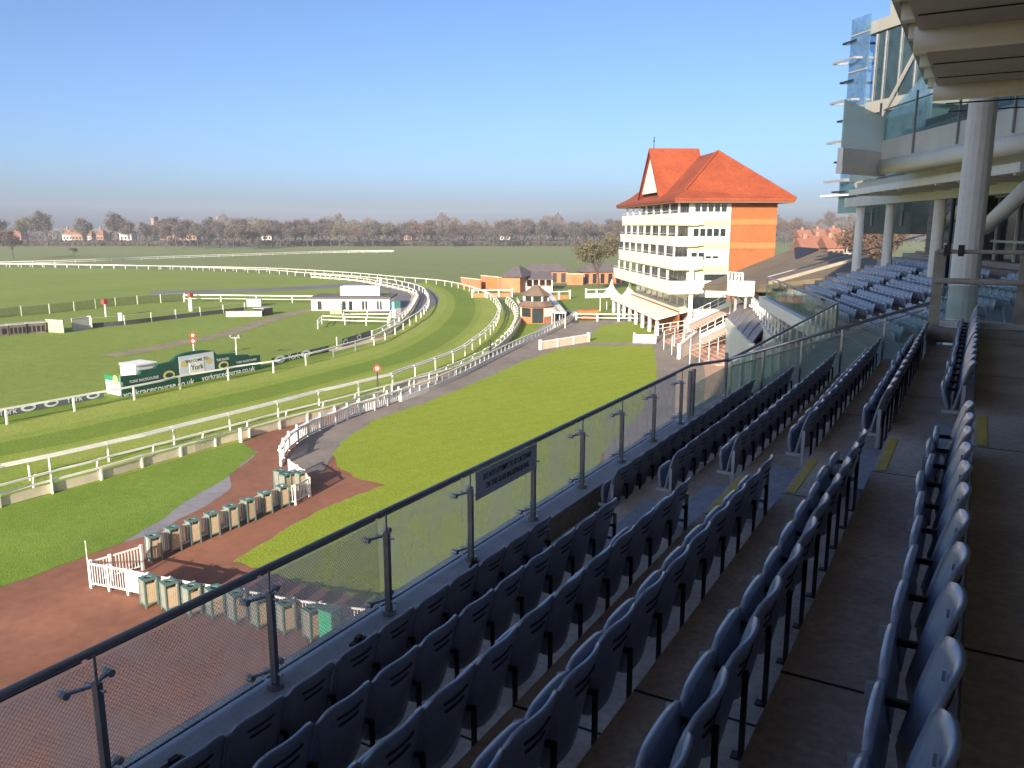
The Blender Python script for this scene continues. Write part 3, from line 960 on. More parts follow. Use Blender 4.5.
def make_bin():
    t = empty('bin_housing')
    w_, d_, h_ = 0.215, 0.215, 1.02
    fr = MB()
    for x in (-w_, w_):
        for y in (-d_, d_): fr.box(x - .025, x + .025, y - .025, y + .025, 0.0, h_)
    for z in (0.10, h_ - 0.05):
        fr.box(-w_ + .025, w_ - .025, -d_ - .02, -d_ + .02, z, z + 0.05); fr.box(-w_ + .025, w_ - .025, d_ - .02, d_ + .02, z, z + 0.05)
        fr.box(-w_ - .02, -w_ + .02, -d_ + .025, d_ - .025, z, z + 0.05)
    fr.box(-w_ + .025, w_ - .025, -d_ + .025, d_ - .025, 0.10, 0.13)
    fr.box(w_ - .02, w_ + .02, -d_ + .025, d_ - .025, h_ - .05, h_)
    fr.box(w_ - .02, w_ + .02, -d_ + .025, d_ - .025, 0.1, 0.15)
    fr.build('frame', M['green'], t)
    sl_ = MB()
    for k in range(6):
        y = -d_ + 0.035 + k * 0.060
        sl_.box(-w_ - .012, -w_ + .006, y, y + 0.052, 0.15, h_ - 0.05)
    sl_.build('side_panel', M['slat'], t)
    for s, nm in ((-1, 'side_panel'), (1, 'side_panel')):
        m_ = MB()
        for k in range(6):
            x = -w_ + 0.035 + k * 0.060
            m_.box(x, x + 0.052, s * d_ - .008, s * d_ + .008, 0.15, h_ - 0.05)
        m_.build(nm, M['slat'] if s < 0 else M['tan'], t)
    m_ = MB()
    for k in range(5): m_.box(w_ - .012, w_ + .004, -d_ + .04 + k * .072, -d_ + .105 + k * .072, 0.15, h_ - .17)
    m_.build('side_panel', M['tan'], t)
    tp = MB()
    r = 0.12
    n = 16
    for k in range(n):                      # lid with a round throwing hole
        a0, a1 = 2 * math.pi * k / n, 2 * math.pi * (k + 1) / n
        def sq(a):
            c, s = math.cos(a), math.sin(a); m_ = max(abs(c), abs(s)); return Vector((c / m_ * (w_ + .03), s / m_ * (d_ + .03), 0))
        tp.face([(r * math.cos(a0), r * math.sin(a0), h_ + .001), tuple(sq(a0) + Vector((0, 0, h_ + .001))), tuple(sq(a1) + Vector((0, 0, h_ + .001))), (r * math.cos(a1), r * math.sin(a1), h_ + .001)])
        tp.face([(r * math.cos(a0), r * math.sin(a0), h_ + .001), (r * math.cos(a1), r * math.sin(a1), h_ + .001), (r * math.cos(a1), r * math.sin(a1), h_ - .04), (r * math.cos(a0), r * math.sin(a0), h_ - .04)])
    tp.build('lid', M['green'], t)
    ft = MB(); ft.tube([(0, 0, .14), (0, 0, 0.86)], 0.13, 14); ft.build('liner', M['tan'], t)
    return t
bin0 = make_bin()
lowb = [(150, 605), (171, 609.5), (193, 614), (216, 616), (238, 621), (261, 626), (287, 631.5), (313, 638)]
upb = [(155, 560), (174, 551), (194, 543), (213, 535.5), (232, 528), (249, 521), (266, 513.5), (283, 506.5)]
crb = [(281, 490), (286, 494), (292.5, 492), (301, 492)]
bi = 0
for row, lab in ((lowb, 'row along the lower picket fence'), (upb, 'row along the upper picket fence'), (crb, 'cluster beside the curved wall')):
    for k, (px, py) in enumerate(row):
        o = bin0 if bi == 0 else copy_tree(bin0)
        p = on_z(px, py, 0.0)
        o.location = (p.x, p.y, 0.022)
        o.rotation_euler = (0, 0, R(random.uniform(-5, 5)) + (R(-12) if row is lowb else R(-8)))
        tag(o, 'green framed bin housing, %s from left, %s' % (ordinal(k), lab), 'bin', 'bin housings on the red tarmac')
        bi += 1
p = on_z(331, 645)
lk = empty('green_locker', (p.x, p.y, 0.02), 0, 'plain green upright locker at the right end of the lower bin row', 'locker')
mb = MB(); mb.box(-.26, .26, -.22, .22, 0, 1.2); mb.build('cabinet', mat('locker_green', (0.05, 0.30, 0.16), 0.5), lk)
mb = MB(); mb.box(-.28, .28, -.24, .24, 1.203, 1.24); mb.box(.262, .275, -.2, .2, 0.06, 1.14); mb.build('door', M['green'], lk)

# ================================================================== BOARDS, POSTS AND SMALL BUILDINGS OF THE COURSE
class VP:
    """vertical plane through two ground points: photo points on it become (s, z)"""
    def __init__(s, a, b, z=0.0):
        s.a = on_z(*a, z); s.b = on_z(*b, z); s.z = z
        s.d = (s.b - s.a); s.L = s.d.length; s.d.normalize()
        s.n = Vector((s.d.y, -s.d.x, 0))
        if s.n.dot(EYE - s.a) < 0: s.n = -s.n            # towards the viewer's side
    def at(s, px, py):
        r = ray(px, py)
        t = (s.a - EYE).dot(s.n) / r.dot(s.n)
        q = EYE + r * t
        return ((q - s.a).dot(s.d), q.z)
    def P(s, u, z, off=0.0):
        return s.a + s.d * u + s.n * off + Vector((0, 0, z - s.z))
    def rot(s):
        # text / panel facing the viewer's side
        return (math.pi / 2, 0, math.atan2(s.d.y, s.d.x))
def panel_poly(mb, vp, pts, off, th, m=0):
    ringp = [vp.P(u, z, off) for u, z in pts]
    mb.extr(ringp, -vp.n * th, m)
def rect(vp, u0, u1, z0, z1): return [(u0, z0), (u1, z0), (u1, z1), (u0, z1)]
def ellipse(mb, vp, u, z, a, b, off, m=0, n=24):
    panel_poly(mb, vp, [(u + a * math.cos(2 * math.pi * k / n), z + b * math.sin(2 * math.pi * k / n)) for k in range(n)], off, 0.01, m)
M['wgreen'] = mat('board_green', (0.008, 0.070, 0.042), 0.5, 0.12, 0.6)
M['wgreen2'] = mat('return_green', (0.02, 0.20, 0.08), 0.5, 0.1, 1)
M['wnavy'] = mat('board_navy', (0.012, 0.030, 0.085), 0.5, 0.1, 1)
M['gold'] = mat('badge_gold', (0.62, 0.52, 0.16), 0.5, 0.1, 4)
M['banner'] = mat('banner_grey', (0.115, 0.135, 0.155), 0.6, 0.12, 1)
M['bannerdk'] = mat('banner_dark', (0.020, 0.045, 0.058), 0.6, 0.1, 1)
M['redpaint'] = mat('red_paint', (0.55, 0.045, 0.02), 0.5, 0.1, 3)
# the winning board
vp = VP((123, 397), (261, 369.5))
front = [vp.at(123, 397)] + [vp.at(261, 369.5)] + [vp.at(x, y) for x, y in ((260, 355), (249, 356.3), (248, 354.5), (236, 355.3), (234.5, 353.2), (217, 355), (213.5, 350.8), (204, 350.2), (193, 351.4), (184, 353.6), (178, 356),
        (172, 361.5), (158, 364.8), (155, 368.5), (141, 370.8), (140.5, 374.6), (124, 376))]
front = [(u, max(0.02, z)) for u, z in front]
wb = empty('winning_board', vp.a, 0, 'long dark green stepped board with white centre panel behind the inner rail', 'board')
mb = MB(); panel_poly(mb, vp, front, 0.0, 0.35); fix_normals(part(mb, 'board', M['wgreen'], wb))
pw = [vp.at(x, y) for x, y in ((180, 376.8), (214.8, 371.3), (213.2, 351.2), (178.3, 357))]
mb = MB(); panel_poly(mb, vp, pw, 0.03, 0.028); panel = fix_normals(part(mb, 'centre_panel', mat('panel_white', (0.60, 0.62, 0.70), 0.5, 0.05, 1), wb))
pi_ = [vp.at(x, y) for x, y in ((189.5, 374.2), (204.5, 372), (203, 356.5), (189, 358.8))]
mb = MB(); panel_poly(mb, vp, pi_, 0.05, 0.018); fix_normals(part(mb, 'centre_panel', M['white'], wb))
def ptext(body, px, py, h, mt, par, vp=vp, off=0.06, xs=1.0):
    u, z = vp.at(px, py)
    return text(body, h, vp.P(u, z, off), vp.rot(), mt, par, xs=xs)
M['white_letter'] = mat('white_letter', (0.78, 0.80, 0.78), 0.5, 0.03)
ptext('yorkracecourse.co.uk', 160, 388.0, 0.70, M['white_letter'], wb, off=0.03, xs=1.08)
ptext('yorkracecourse.co.uk', 229, 373.2, 0.66, M['white_letter'], wb, off=0.03, xs=1.02)
ptext('WELCOME TO', 196.5, 360, 0.36, M['wgreen'], wb, off=0.058)
ptext('York', 196.8, 367, 0.62, M['wgreen'], wb, off=0.058)
ptext('THE RACES', 222.5, 359.5, 0.30, M['white_letter'], wb, off=0.03, xs=0.9)
for px, py, a in ((169, 375, 0.55), (223.5, 365.2, 0.55)):
    u, z = vp.at(px, py)
    mb = MB(); ellipse(mb, vp, u, z, a, 0.36, 0.02); bd = fix_normals(part(mb, 'badge', M['gold'], wb))
    mb = MB(); ellipse(mb, vp, u, z, a * .66, 0.2, 0.032); fix_normals(mb.build('badge_centre', M['wgreen'], bd))
for px, py in ((183.5, 364), (208.5, 360.5)):
    u, z = vp.at(px, py)
    mb = MB(); ellipse(mb, vp, u, z, 0.34, 0.26, 0.044); fix_normals(part(mb, 'badge', M['gold'], wb))
for x0, y0_, x1, y1_ in ((133, 382.5, 155, 376.5), (237.5, 363.5, 255, 358.5)):
    a = vp.at(x0, y0_); b = vp.at(x1, y1_)
    mb = MB(); panel_poly(mb, vp, rect(vp, a[0], b[0], a[1], b[1] + 0.05), 0.018, 0.016); fix_normals(part(mb, 'badge_strip', M['wnavy'], wb))
text('YORK RACECOURSE', 0.30, vp.P((vp.at(133, 380)[0] + vp.at(155, 380)[0]) / 2, (vp.at(133, 382.5)[1] + vp.at(155, 376.5)[1]) / 2, 0.03), vp.rot(), M['white_letter'], wb, xs=0.95)
text('YORK RACECOURSE', 0.27, vp.P((vp.at(237.5, 361)[0] + vp.at(255, 361)[0]) / 2, (vp.at(237.5, 363.5)[1] + vp.at(255, 358.5)[1]) / 2, 0.03), vp.rot(), M['white_letter'], wb, xs=0.95)
vs = VP((106, 393.5), (122.5, 397))
mb = MB(); panel_poly(mb, vs, rect(vs, 0, vs.L - 0.1, 1.15, vs.at(106.5, 374.5)[1]), 0, 0.06); rt_ = fix_normals(part(mb, 'return_board', M['wgreen2'], wb))
u, z = vs.at(115.5, 380.5)
mb = MB(); ellipse(mb, vs, u, z, 0.33, 0.42, 0.02); fix_normals(part(mb, 'badge', M['gold'], wb))
mb = MB(); panel_poly(mb, vs, rect(vs, 0.1, vs.L - 0.15, 0.05, 1.12), -0.02, 0.9); fix_normals(part(mb, 'cabinet', M['white'], wb))
mb = MB(); mb.tube([vs.P(vs.L, 0, 0.05), vs.P(vs.L, vs.at(123, 375)[1], 0.05)], 0.06, 8); part(mb, 'corner_post', M['green'], wb)
# white marquee roof showing behind the board
ua, ub, uc = vp.at(130, 380)[0], vp.at(142, 380)[0], vp.at(163, 380)[0]
bx = empty('judges_hut', vp.P(ub, 0, -2), 0, 'low white flat-roofed hut peeping over the stepped left end of the green board', 'hut')
for u0, u1, zt_ in ((ub, uc, vp.at(155, 363.2)[1]),):
    mb = MB(); mb.obox(vp.a, vp.d, vp.n, u0, u1, -2.6, -0.7, 0, zt_ - .13); part(mb, 'wall', M['white'], bx)
    mb = MB(); mb.obox(vp.a, vp.d, vp.n, u0 - .02, u1 + .02, -2.7, -0.6, zt_ - .127, zt_); part(mb, 'roof', M['white'], bx)
# banners on the inner rail
def banner(label, a, b, ta, tb, mt, words, scale):
    v = VP(a, b)
    t = empty('rail_banner', v.a, 0, label, 'banner', 'banners on the inner rail')
    za, zb = v.at(*ta)[1], v.at(*tb)[1]
    mb = MB(); panel_poly(mb, v, [(0, 0.02), (v.L, 0.02), (v.L, zb), (0, za)], 0.0, 0.05)
    fix_normals(part(mb, 'sheet', mt, t))
    for kind, f, body in words:
        u = v.L * f; z = (za + zb) / 2 * 0.56
        if kind == 'oval':
            mb = MB(); ellipse(mb, v, u, z, 0.62 * scale, 0.30 * scale, 0.015); bd = fix_normals(part(mb, 'badge', M['white_letter'], t))
            mb = MB(); ellipse(mb, v, u, z, 0.40 * scale, 0.13 * scale, 0.028); fix_normals(mb.build('badge_centre', mt, bd))
        elif kind == 'block':
            mb = MB(); panel_poly(mb, v, rect(v, u - 1.1, u + 1.1, z - .24, z + .24), 0.012, 0.01); fix_normals(part(mb, 'badge_strip', M['banner'], t))
        else:
            text(body, 0.72 * scale, v.P(u, z - .02, 0.015), v.rot(), M['white_letter'], t)
    return t
banner('long blue-grey rail banner with white ovals and York lettering left of the green board', (-60, 429.2), (104, 397.6), (-60, 419), (103, 391.5), M['banner'],
       [('t', .05, 'York'), ('oval', .19, ''), ('t', .375, 'York'), ('oval', .50, ''), ('oval', .645, ''), ('t', .795, 'York'), ('oval', .925, '')], 0.85)
banner('dark rail banner with York lettering and an oval right of the green board', (272, 365), (329, 352), (271, 358.5), (329, 345.5), M['bannerdk'],
       [('oval', .13, ''), ('t', .36, 'York'), ('oval', .57, ''), ('block', .82, '')], 1.25)
banner('navy rail banner with pale blocks nearest the bend', (342.5, 347), (372, 336.3), (341, 339.5), (371, 330.5), M['wnavy'],
       [('oval', .1, ''), ('block', .35, ''), ('oval', .55, ''), ('block', .8, '')], 1.1)
# distance posts
def disc_post(label, px, pybase, pytop, discs, m_post=None):
    p = on_z(px, pybase)
    dep = (p - EYE).dot(FWD)
    h = (pybase - pytop) * dep / FPX * 1.02
    t = empty('marker_post', p, 0, label, 'post')
    mb = MB(); mb.tube([(0, 0, 0), (0, 0, h - .2)], 0.055, 8); mb.build('pole', m_post or M['rail'], t)
    f = (EYE - p); f.z = 0; f.normalize()
    s = Vector((f.y, -f.x, 0))
    for zc, r in discs:
        mb = MB()
        c = Vector((0, 0, h - zc))
        mb.tube([c + f * 0.07, c + f * 0.13], r, 20); d = mb.build('disc', M['redpaint'], t)
        mb = MB(); mb.tube([c + f * 0.131, c + f * 0.145], r * 0.5, 16); mb.build('disc_centre', M['white'], d)
    return t
disc_post('red and white double-disc marker post standing behind the green board', 194.5, 360, 333, [(0.25, 0.27), (0.82, 0.27)])
disc_post('single red disc marker post with white centre beside the crowd rail', 378, 397, 364.5, [(0.3, 0.28)], mat('dark_pole', (0.03, 0.03, 0.03), 0.5))
def pole(label, px, yb, yt, r=0.05, arm=0.0, m=None, name='camera_pole', cat='pole', w_=None):
    p = on_z(px, yb); dep = (p - EYE).dot(FWD); h = (yb - yt) * dep / FPX * 1.02
    t = empty(name, p, 0, label, cat)
    mb = MB(); mb.tube([(0, 0, 0), (0, 0, h)], r, 8); mb.build('pole', m or M['rail'], t)
    if arm:
        mb = MB(); mb.bar((-arm * RT.x, -arm * RT.y, h), (arm * RT.x, arm * RT.y, h), 0.08, 0.1); mb.build('cross_arm', M['steel'], t)
        for s in (-1, 1):
            mb = MB(); c = RT * (arm * s * .9); mb.box(c.x - .13, c.x + .13, c.y - .13, c.y + .13, h + .05, h + .3); mb.build('lamp', M['steel'], t)
    return t
pole('slim white pole with two small lamps behind the right end of the green board', 237, 361, 338, 0.05, 0.45)
pole('white pole beside the dark banner on the inner rail', 337, 348, 337, 0.05)
pole('tall white pole standing by the left end of the verge rail', 53, 494, 458, 0.05, name='rail_pole')
pole('white rod at the corner of the picket fence', 90, 586, 539, 0.018, name='marker_rod', cat='rod')
pole('stout white gate post at the end of the boarded verge rail', 241, 442, 428, 0.11, name='gate_post', cat='post')
pole('white statue-like marker post at the crossing of the far rails', 381, 290, 278, 0.28, name='crossing_post', cat='post')
pole('dark post on the bend end of the boarded kerb fence', 490, 358, 341, 0.14, name='bend_post', cat='post', m=M['arm'])
for k, (px, yb, yt) in enumerate(((90, 325, 316), (121, 322, 313), (191, 311, 299))):
    pole('short stout white marker on the infield, %s from the left' % ordinal(k), px, yb, yt, 0.3, name='infield_marker', cat='marker')
for k, (px, yb, yt) in enumerate(((106, 317, 304), (191, 303, 297))):
    t = pole('thin marker with a red top on the infield, %s of two' % ('left' if k == 0 else 'right'), px, yb, yt, 0.12, name='red_topped_marker', cat='marker')
    p = Vector(t.location); dep = (p - EYE).dot(FWD); h = (yb - yt) * dep / FPX
    mb = MB(); mb.box(-.35, .35, -.35, .35, h, h + .7); mb.build('red_top', mat('dull_red', (0.28, 0.06, 0.04), 0.6), t)
# stacked concrete blocks and panels at the left
def block_row(label, a, b, hpx, m, name, cat, th=1.0):
    v = VP(a, b); z = v.at(a[0], a[1] - hpx)[1]
    t = empty(name, v.a, 0, label, cat)
    mb = MB(); mb.obox(v.a, v.d, v.n, 0, v.L, -th, 0, 0, z); part(mb, 'body', m, t)
    mb = MB(); mb.obox(v.a, v.d, v.n, -.05, v.L + .05, -th - .05, .05, z + .003, z + .09); part(mb, 'coping', M['conc'], t)
    return t, v, z
M['plank'] = mat('weathered_plank', (0.13, 0.105, 0.085), 0.85, 0.3, 0.8)
M['palep'] = mat('pale_panel', (0.42, 0.36, 0.24), 0.8, 0.1, 1)
for k, (a, b) in enumerate((((-22, 338), (9, 335.5)), ((10, 335.4), (27, 334)), ((28, 333.8), (46, 332.5)))):
    t, v, z = block_row('low weathered stall with dark openings at the left of the infield, %s of three' % ORD[k], a, b, 10, M['plank'], 'infield_stall', 'stall', 1.5)
    n = 4
    for j in range(n):
        mb = MB(); panel_poly(mb, v, rect(v, v.L * (j + .15) / n, v.L * (j + .75) / n, z * .15, z * .75), 0.02, 0.016); fix_normals(part(mb, 'opening', M['black'], t))
block_row('pale timber panel right of the weathered stalls', (47, 332), (64, 333), 12, M['palep'], 'timber_panel', 'panel', 0.15)
block_row('grey weathered panel at the left end of the dark infield screen', (73, 331), (90, 329), 12, M['conc'], 'weathered_panel', 'panel', 0.15)
block_row('low concrete ramp wall where the soil track meets the infield', (226, 317), (262, 316.5), 5, M['conc'], 'ramp_wall', 'wall', 0.3)
block_row('dark skip at the end of the ramp wall', (264, 316), (273, 314.5), 7, M['arm'], 'skip', 'skip', 1.8)
block_row('white cabin box beside the infield rail fence', (247, 306.5), (261, 306.3), 7, M['white'], 'cabin_box', 'cabin', 1.6)
# single-storey white building
v = VP((311.5, 310.5), (389.5, 310.5)); zt = v.at(312, 299)[1]
t = empty('white_building', v.a, 0, 'long single-storey white building with dark doorways on the infield', 'building')
mb = MB(); mb.obox(v.a, v.d, v.n, 0, v.L, -7, 0, 0, zt); part(mb, 'wall', M['white'], t)
mb = MB(); mb.obox(v.a, v.d, v.n, -.3, v.L + .3, -7.3, .3, zt + .003, zt + .28); rf = part(mb, 'roof', mat('felt_roof', (0.11, 0.10, 0.09), 0.9), t)
z2 = v.at(337, 293)[1] + 0.8
mb = MB(); mb.obox(v.a, v.d, v.n, v.at(337, 310)[0], v.at(377, 310)[0], -6, -3, zt + .285, z2); mb.build('roof_box', M['white'], rf)
for x0, x1 in ((317.5, 322), (342, 346), (349, 352.5), (362, 364.5), (365.3, 367.5), (377, 379), (380, 382)):
    mb = MB(); panel_poly(mb, v, rect(v, v.at(x0, 309)[0], v.at(x1, 309)[0], 0.1, zt * .82), 0.02, 0.016); fix_normals(part(mb, 'door', M['glass_dark'], t))
v2 = VP((330.5, 314), (341.5, 314))
t = empty('ticket_booth', v2.a, 0, 'small yellow and pale blue panelled booth in front of the white building', 'booth')
mb = MB(); mb.obox(v2.a, v2.d, v2.n, 0, v2.L, -1.2, 0, 0, v2.at(331, 309.5)[1]); part(mb, 'counter', mat('booth_yellow', (0.62, 0.60, 0.20), 0.6), t)
mb = MB(); mb.obox(v2.a, v2.d, v2.n, 0, v2.L, -1.2, 0, v2.at(331, 309.5)[1] + .003, v2.at(331, 304)[1]); part(mb, 'header', mat('booth_blue', (0.45, 0.62, 0.62), 0.6), t)
v2 = VP((395.5, 318), (401, 317))
t = empty('notice_stand', v2.a, 0, 'small turquoise and white notice stand where the sand strip meets the pen', 'stand')
mb = MB(); mb.obox(v2.a, v2.d, v2.n, 0, v2.L, -.6, 0, 0, 1.3); part(mb, 'base', M['white'], t)
mb = MB(); mb.obox(v2.a, v2.d, v2.n, -.1, v2.L + .1, -.5, -.1, 1.303, 2.3); part(mb, 'notice', mat('turquoise', (0.16, 0.45, 0.42), 0.6), t)

# ================================================================== THE UPPER STAND OVERHEAD AND ITS FAR WING
D2 = Vector((-0.368, 0.930, 0)).normalized()        # line of the far wing
N2 = Vector((D2.y, -D2.x, 0))                       # up its rake
us = empty('upper_stand', (3, 20, 0), 0, 'large grey and glass upper grandstand overhanging the seating on the right', 'grandstand')
def up(mb, name, m, smooth=False, parent=None):
    if parent is not None: return mb.build(name, m, parent, smooth)
    return part(mb, name, m, us, smooth)
# unseen end wall added to block the sun, rear wall, and the high roof
mb = MB(); mb.box(-4.7, 18, -9.2, -8.2, 0, 27); up(mb, 'end_wall', M['column'])
mb = MB(); mb.box(8.9, 9.5, -8.2, 18, 11.95, 20.0); up(mb, 'rear_wall', M['column'])
mb = MB(); mb.box(-3.0, 14, -8.1, 49, 20.45, 20.9); rf = up(mb, 'roof', M['soffit'])
y = -5.0
while y < 48.5:
    mb = MB(); mb.box(-3.05, 13.9, y - 0.24, y + 0.24, 19.75, 20.44); up(mb, 'roof_beam', M['beam'], parent=rf)
    y += 3.07
mb = MB(); mb.box(-3.28, -3.06, -8.1, 49, 20.2, 21.1); up(mb, 'roof_edge', M['steel'], parent=rf)
# low deck over the gangway: panelled soffit with tubular beams
ZS = 15.2
mb = MB(); mb.box(-0.95, 8.8, -8.1, 17.6, ZS + 0.25, ZS + 0.9); sf = up(mb, 'soffit', M['soffit'])
for yb in (2.8, 7.5, 12.25, 17.0):
    mb = MB(); mb.tube([(-1.0, yb, ZS + 0.16), (8.7, yb, ZS + 0.16)], 0.16, 18); up(mb, 'soffit_beam', M['beam'], True, sf)
    for dy in (0.9, 2.4, 3.75):
        mb = MB(); mb.box(-0.9, 8.7, yb + dy, yb + dy + 0.02, ZS + 0.235, ZS + 0.262); up(mb, 'soffit_joint', M['black'], parent=sf)
for x in (0.9, 2.7, 4.5, 6.3):
    mb = MB(); mb.box(x, x + 0.02, -8, 17.5, ZS + 0.233, ZS + 0.26); up(mb, 'soffit_joint', M['black'], parent=sf)
# columns
def column(p, r, z0, z1):
    mb = MB(); mb.tube([(p[0], p[1], z0), (p[0], p[1], z1)], r * 1.14, 16, r1=r * 1.0); c = up(mb, 'column', M['column'])
    mb = MB(); mb.tube([(p[0], p[1], z1 - 0.02), (p[0], p[1], z1 + 0.15)], r * 1.08, 16); up(mb, 'column_head', M['deck'], parent=c)
    mb = MB(); mb.tube([(p[0], p[1], z0), (p[0], p[1], z0 + 0.25)], r * 1.3, 8); up(mb, 'column_base', M['conc'], parent=c)
column((-0.24, 20.5), 0.27, 8.0, 16.6)
column((-1.58, 37.78), 0.22, 9.5, 14.6)
column((-4.01, 44.59), 0.22, 9.5, 14.1)
column((-5.96, 49.34), 0.22, 9.5, 14.0)
# upper balcony running along the far wing
C0 = Vector((-3.43, 33.73, 0)); CR = Vector((-0.59, 28.28, 0)); CL = Vector((-4.52, 30.79, 0))
zd = 15.1
back = N2 * 13
FE = C0 + (CR - C0) * 2.2
BW = C0 + D2 * 17
mb = MB()
# deck slab: front line from the wing corner towards the viewer
mb.prism([(FE.x, FE.y), (C0.x, C0.y), ((C0 + N2 * 13).x, (C0 + N2 * 13).y), ((FE + N2 * 9).x, (FE + N2 * 9).y)], zd + 0.02, zd + 0.55); dk = up(fix_normals(mb.build('tmp', M['deck'])) and mb, 'balcony_deck', M['deck'])
bpy.data.objects.remove(bpy.data.objects['tmp'])
dd = (FE - C0).normalized(); dn = Vector((-dd.y, dd.x, 0))
if dn.dot(Vector((-1, 0, 0))) < 0: dn = -dn
mb = MB(); mb.obox(C0, dd, dn, 0.02, (FE - C0).length, 0.003, 0.22, zd - 0.12, zd + 0.95); up(mb, 'fascia', M['deck'], parent=dk)
mb = MB(); mb.tube([C0 + dn * 0.2 + Vector((0, 0, zd)), FE + dn * 0.2 + Vector((0, 0, zd))], 0.26, 14); up(mb, 'edge_tube', M['column'], True, dk)
wd = (CL - C0); wl = wd.length; wd.normalize(); wn = Vector((-wd.y, wd.x, 0))
mb = MB(); mb.obox(C0, wd, wn, 0.0, wl, -0.1, 0.1, zd - 0.05, zd + 0.55); up(mb, 'fascia', M['column'], parent=dk)
mb = MB(); mb.obox(C0, wd, wn, 0.0, wl, -0.12, 0.12, zd - 0.30, zd - 0.053); up(mb, 'fascia', M['column'], parent=dk)
ringg = [C0 + Vector((0, 0, zd + 0.56)), CL + Vector((0, 0, zd + 0.56)), CL + Vector((0, 0, zd + 2.15)), C0 + Vector((0, 0, zd + 1.75))]
mb = MB(); mb.extr(ringg, wn * 0.03); up(fix_normals(mb.build('tmp', M['deck'])) and mb, 'wing_screen', M['frost'], parent=dk)
bpy.data.objects.remove(bpy.data.objects['tmp'])
# balcony balustrade with posts, glass and rail, and the seating steps behind
L = (FE - C0).length
mb = MB(); mb.obox(C0, dd, dn, 0, L, 0.10, 0.12, zd + 0.97, zd + 2.0); up(mb, 'balustrade_glass', M['glass_pale'], parent=dk)
mb = MB(); mb.tube([C0 + dn * .11 + Vector((0, 0, zd + 2.06)), C0 + dd * L + dn * .11 + Vector((0, 0, zd + 2.06))], 0.035, 8); up(mb, 'balustrade_rail', M['steel'], parent=dk)
k = 0.0
while k < L:
    mb = MB(); mb.obox(C0, dd, dn, k, k + 0.05, 0.225, 0.29, zd + 0.3, zd + 2.3); up(mb, 'balustrade_post', M['steel'], parent=dk)
    k += 2.95
for k in range(7):
    mb = MB(); mb.obox(C0, dd, -dn, 0.5, L, 0.6 + k * 0.8, 1.4 + k * 0.8, zd + 0.56, zd + 0.95 + 0.36 * k); up(mb, 'tier_step', M['column'], parent=dk)
    mb = MB(); mb.obox(C0, dd, -dn, 0.9, 3.2, 1.0 + k * 0.8, 1.06 + k * 0.8, zd + 0.953 + 0.36 * k, zd + 1.62 + 0.36 * k); up(mb, 'seat_row', M['arm'], parent=dk)
# raking underside of the balcony stepping down to the beam over the columns
for k in range(9):
    mb = MB(); mb.obox(C0, dd, -dn, -0.3 - 0.5 * k, L, 0.5 + k * 0.95, 1.45 + k * 0.95, zd - 0.16 - 0.13 * k, zd + 0.018); up(mb, 'underside_step', M['soffit'], parent=dk)
hb = Vector((-1.58, 37.78, 0)) - D2 * 12
mb = MB(); mb.obox(hb, D2, N2, 0, 26, -0.3, 0.3, 14.05, 14.55); up(mb, 'head_beam', M['deck'])
mb = MB(); mb.obox(hb, D2, N2, 0, 17.0, -2.0, 7, 14.56, 14.95); sl2 = up(mb, 'lower_deck', M['deck'])
for k in range(9):
    mb = MB(); q = hb + D2 * (0.5 + 1.95 * k); mb.obox(q, N2, D2, -2.2, 0.2, -0.07, 0.07, 14.35, 14.555); up(mb, 'bracket', M['column'], parent=sl2)
mb = MB(); mb.obox(hb, D2, N2, 0, 17.2, -2.3, -2.05, 14.4, 14.66); up(mb, 'edge_beam', M['column'], parent=sl2)
mb = MB(); mb.obox(hb, D2, N2, 4, 17.1, -2.34, -2.31, 14.97, 16.3); up(mb, 'balcony_glass', M['frost'], parent=sl2)
mb = MB(); mb.obox(hb, D2, N2, 4, 17.1, -2.36, -2.29, 16.303, 16.38); up(mb, 'balcony_rail', M['steel'], parent=sl2)
for k in range(7):
    mb = MB(); mb.obox(hb, D2, N2, 4 + 2.15 * k, 4.06 + 2.15 * k, -2.28, -2.22, 14.95, 16.3); up(mb, 'balcony_post', M['steel'], parent=sl2)
# curtain wall and plant screen behind the columns
w0 = Vector((-1.58, 37.78, 0)) + N2 * 3.4
mb = MB(); mb.obox(w0, D2, N2, -22, 3.2, 0, 0.1, 8, 20); cw = up(mb, 'curtain_wall', M['glass_green'])
for k in range(14):
    mb = MB(); mb.obox(w0, D2, N2, -22 + 1.9 * k, -21.92 + 1.9 * k, -0.1, -0.003, 8, 20); up(mb, 'mullion', M['deck'], parent=cw)
for z in (12.3, 14.2, 16.5):
    mb = MB(); mb.obox(w0, D2, N2, -22, 3.2, -0.08, -0.004, z, z + 0.1); up(mb, 'transom', M['deck'], parent=cw)
mb = MB(); mb.obox(w0, D2, N2, 3.3, 9.6, -0.6, 0.2, 8, 14.3); lv = up(mb, 'louvre_wall', M['louvre'])
for k in range(9):
    mb = MB(); mb.obox(w0, D2, N2, 3.3, 9.6, -0.66, -0.603, 10.6 + 0.42 * k, 10.64 + 0.42 * k); up(mb, 'louvre_joint', M['black'], parent=lv)
for k in range(3):
    mb = MB(); q = w0 + D2 * (5.2 + 0.8 * k) - N2 * 0.9; mb.tube([q + Vector((0, 0, 10.2)), q + Vector((0, 0, 12.2))], 0.06, 8); up(mb, 'steel_stub', M['column'], parent=lv)
for a, b in (((985, 228, 24), (1030, 186, 21)), ((938, 231, 34), (975, 196, 31))):
    mb = MB(); mb.tube([at_d(*a), at_d(*b)], 0.22, 10); up(mb, 'raking_strut', M['beam'], True)
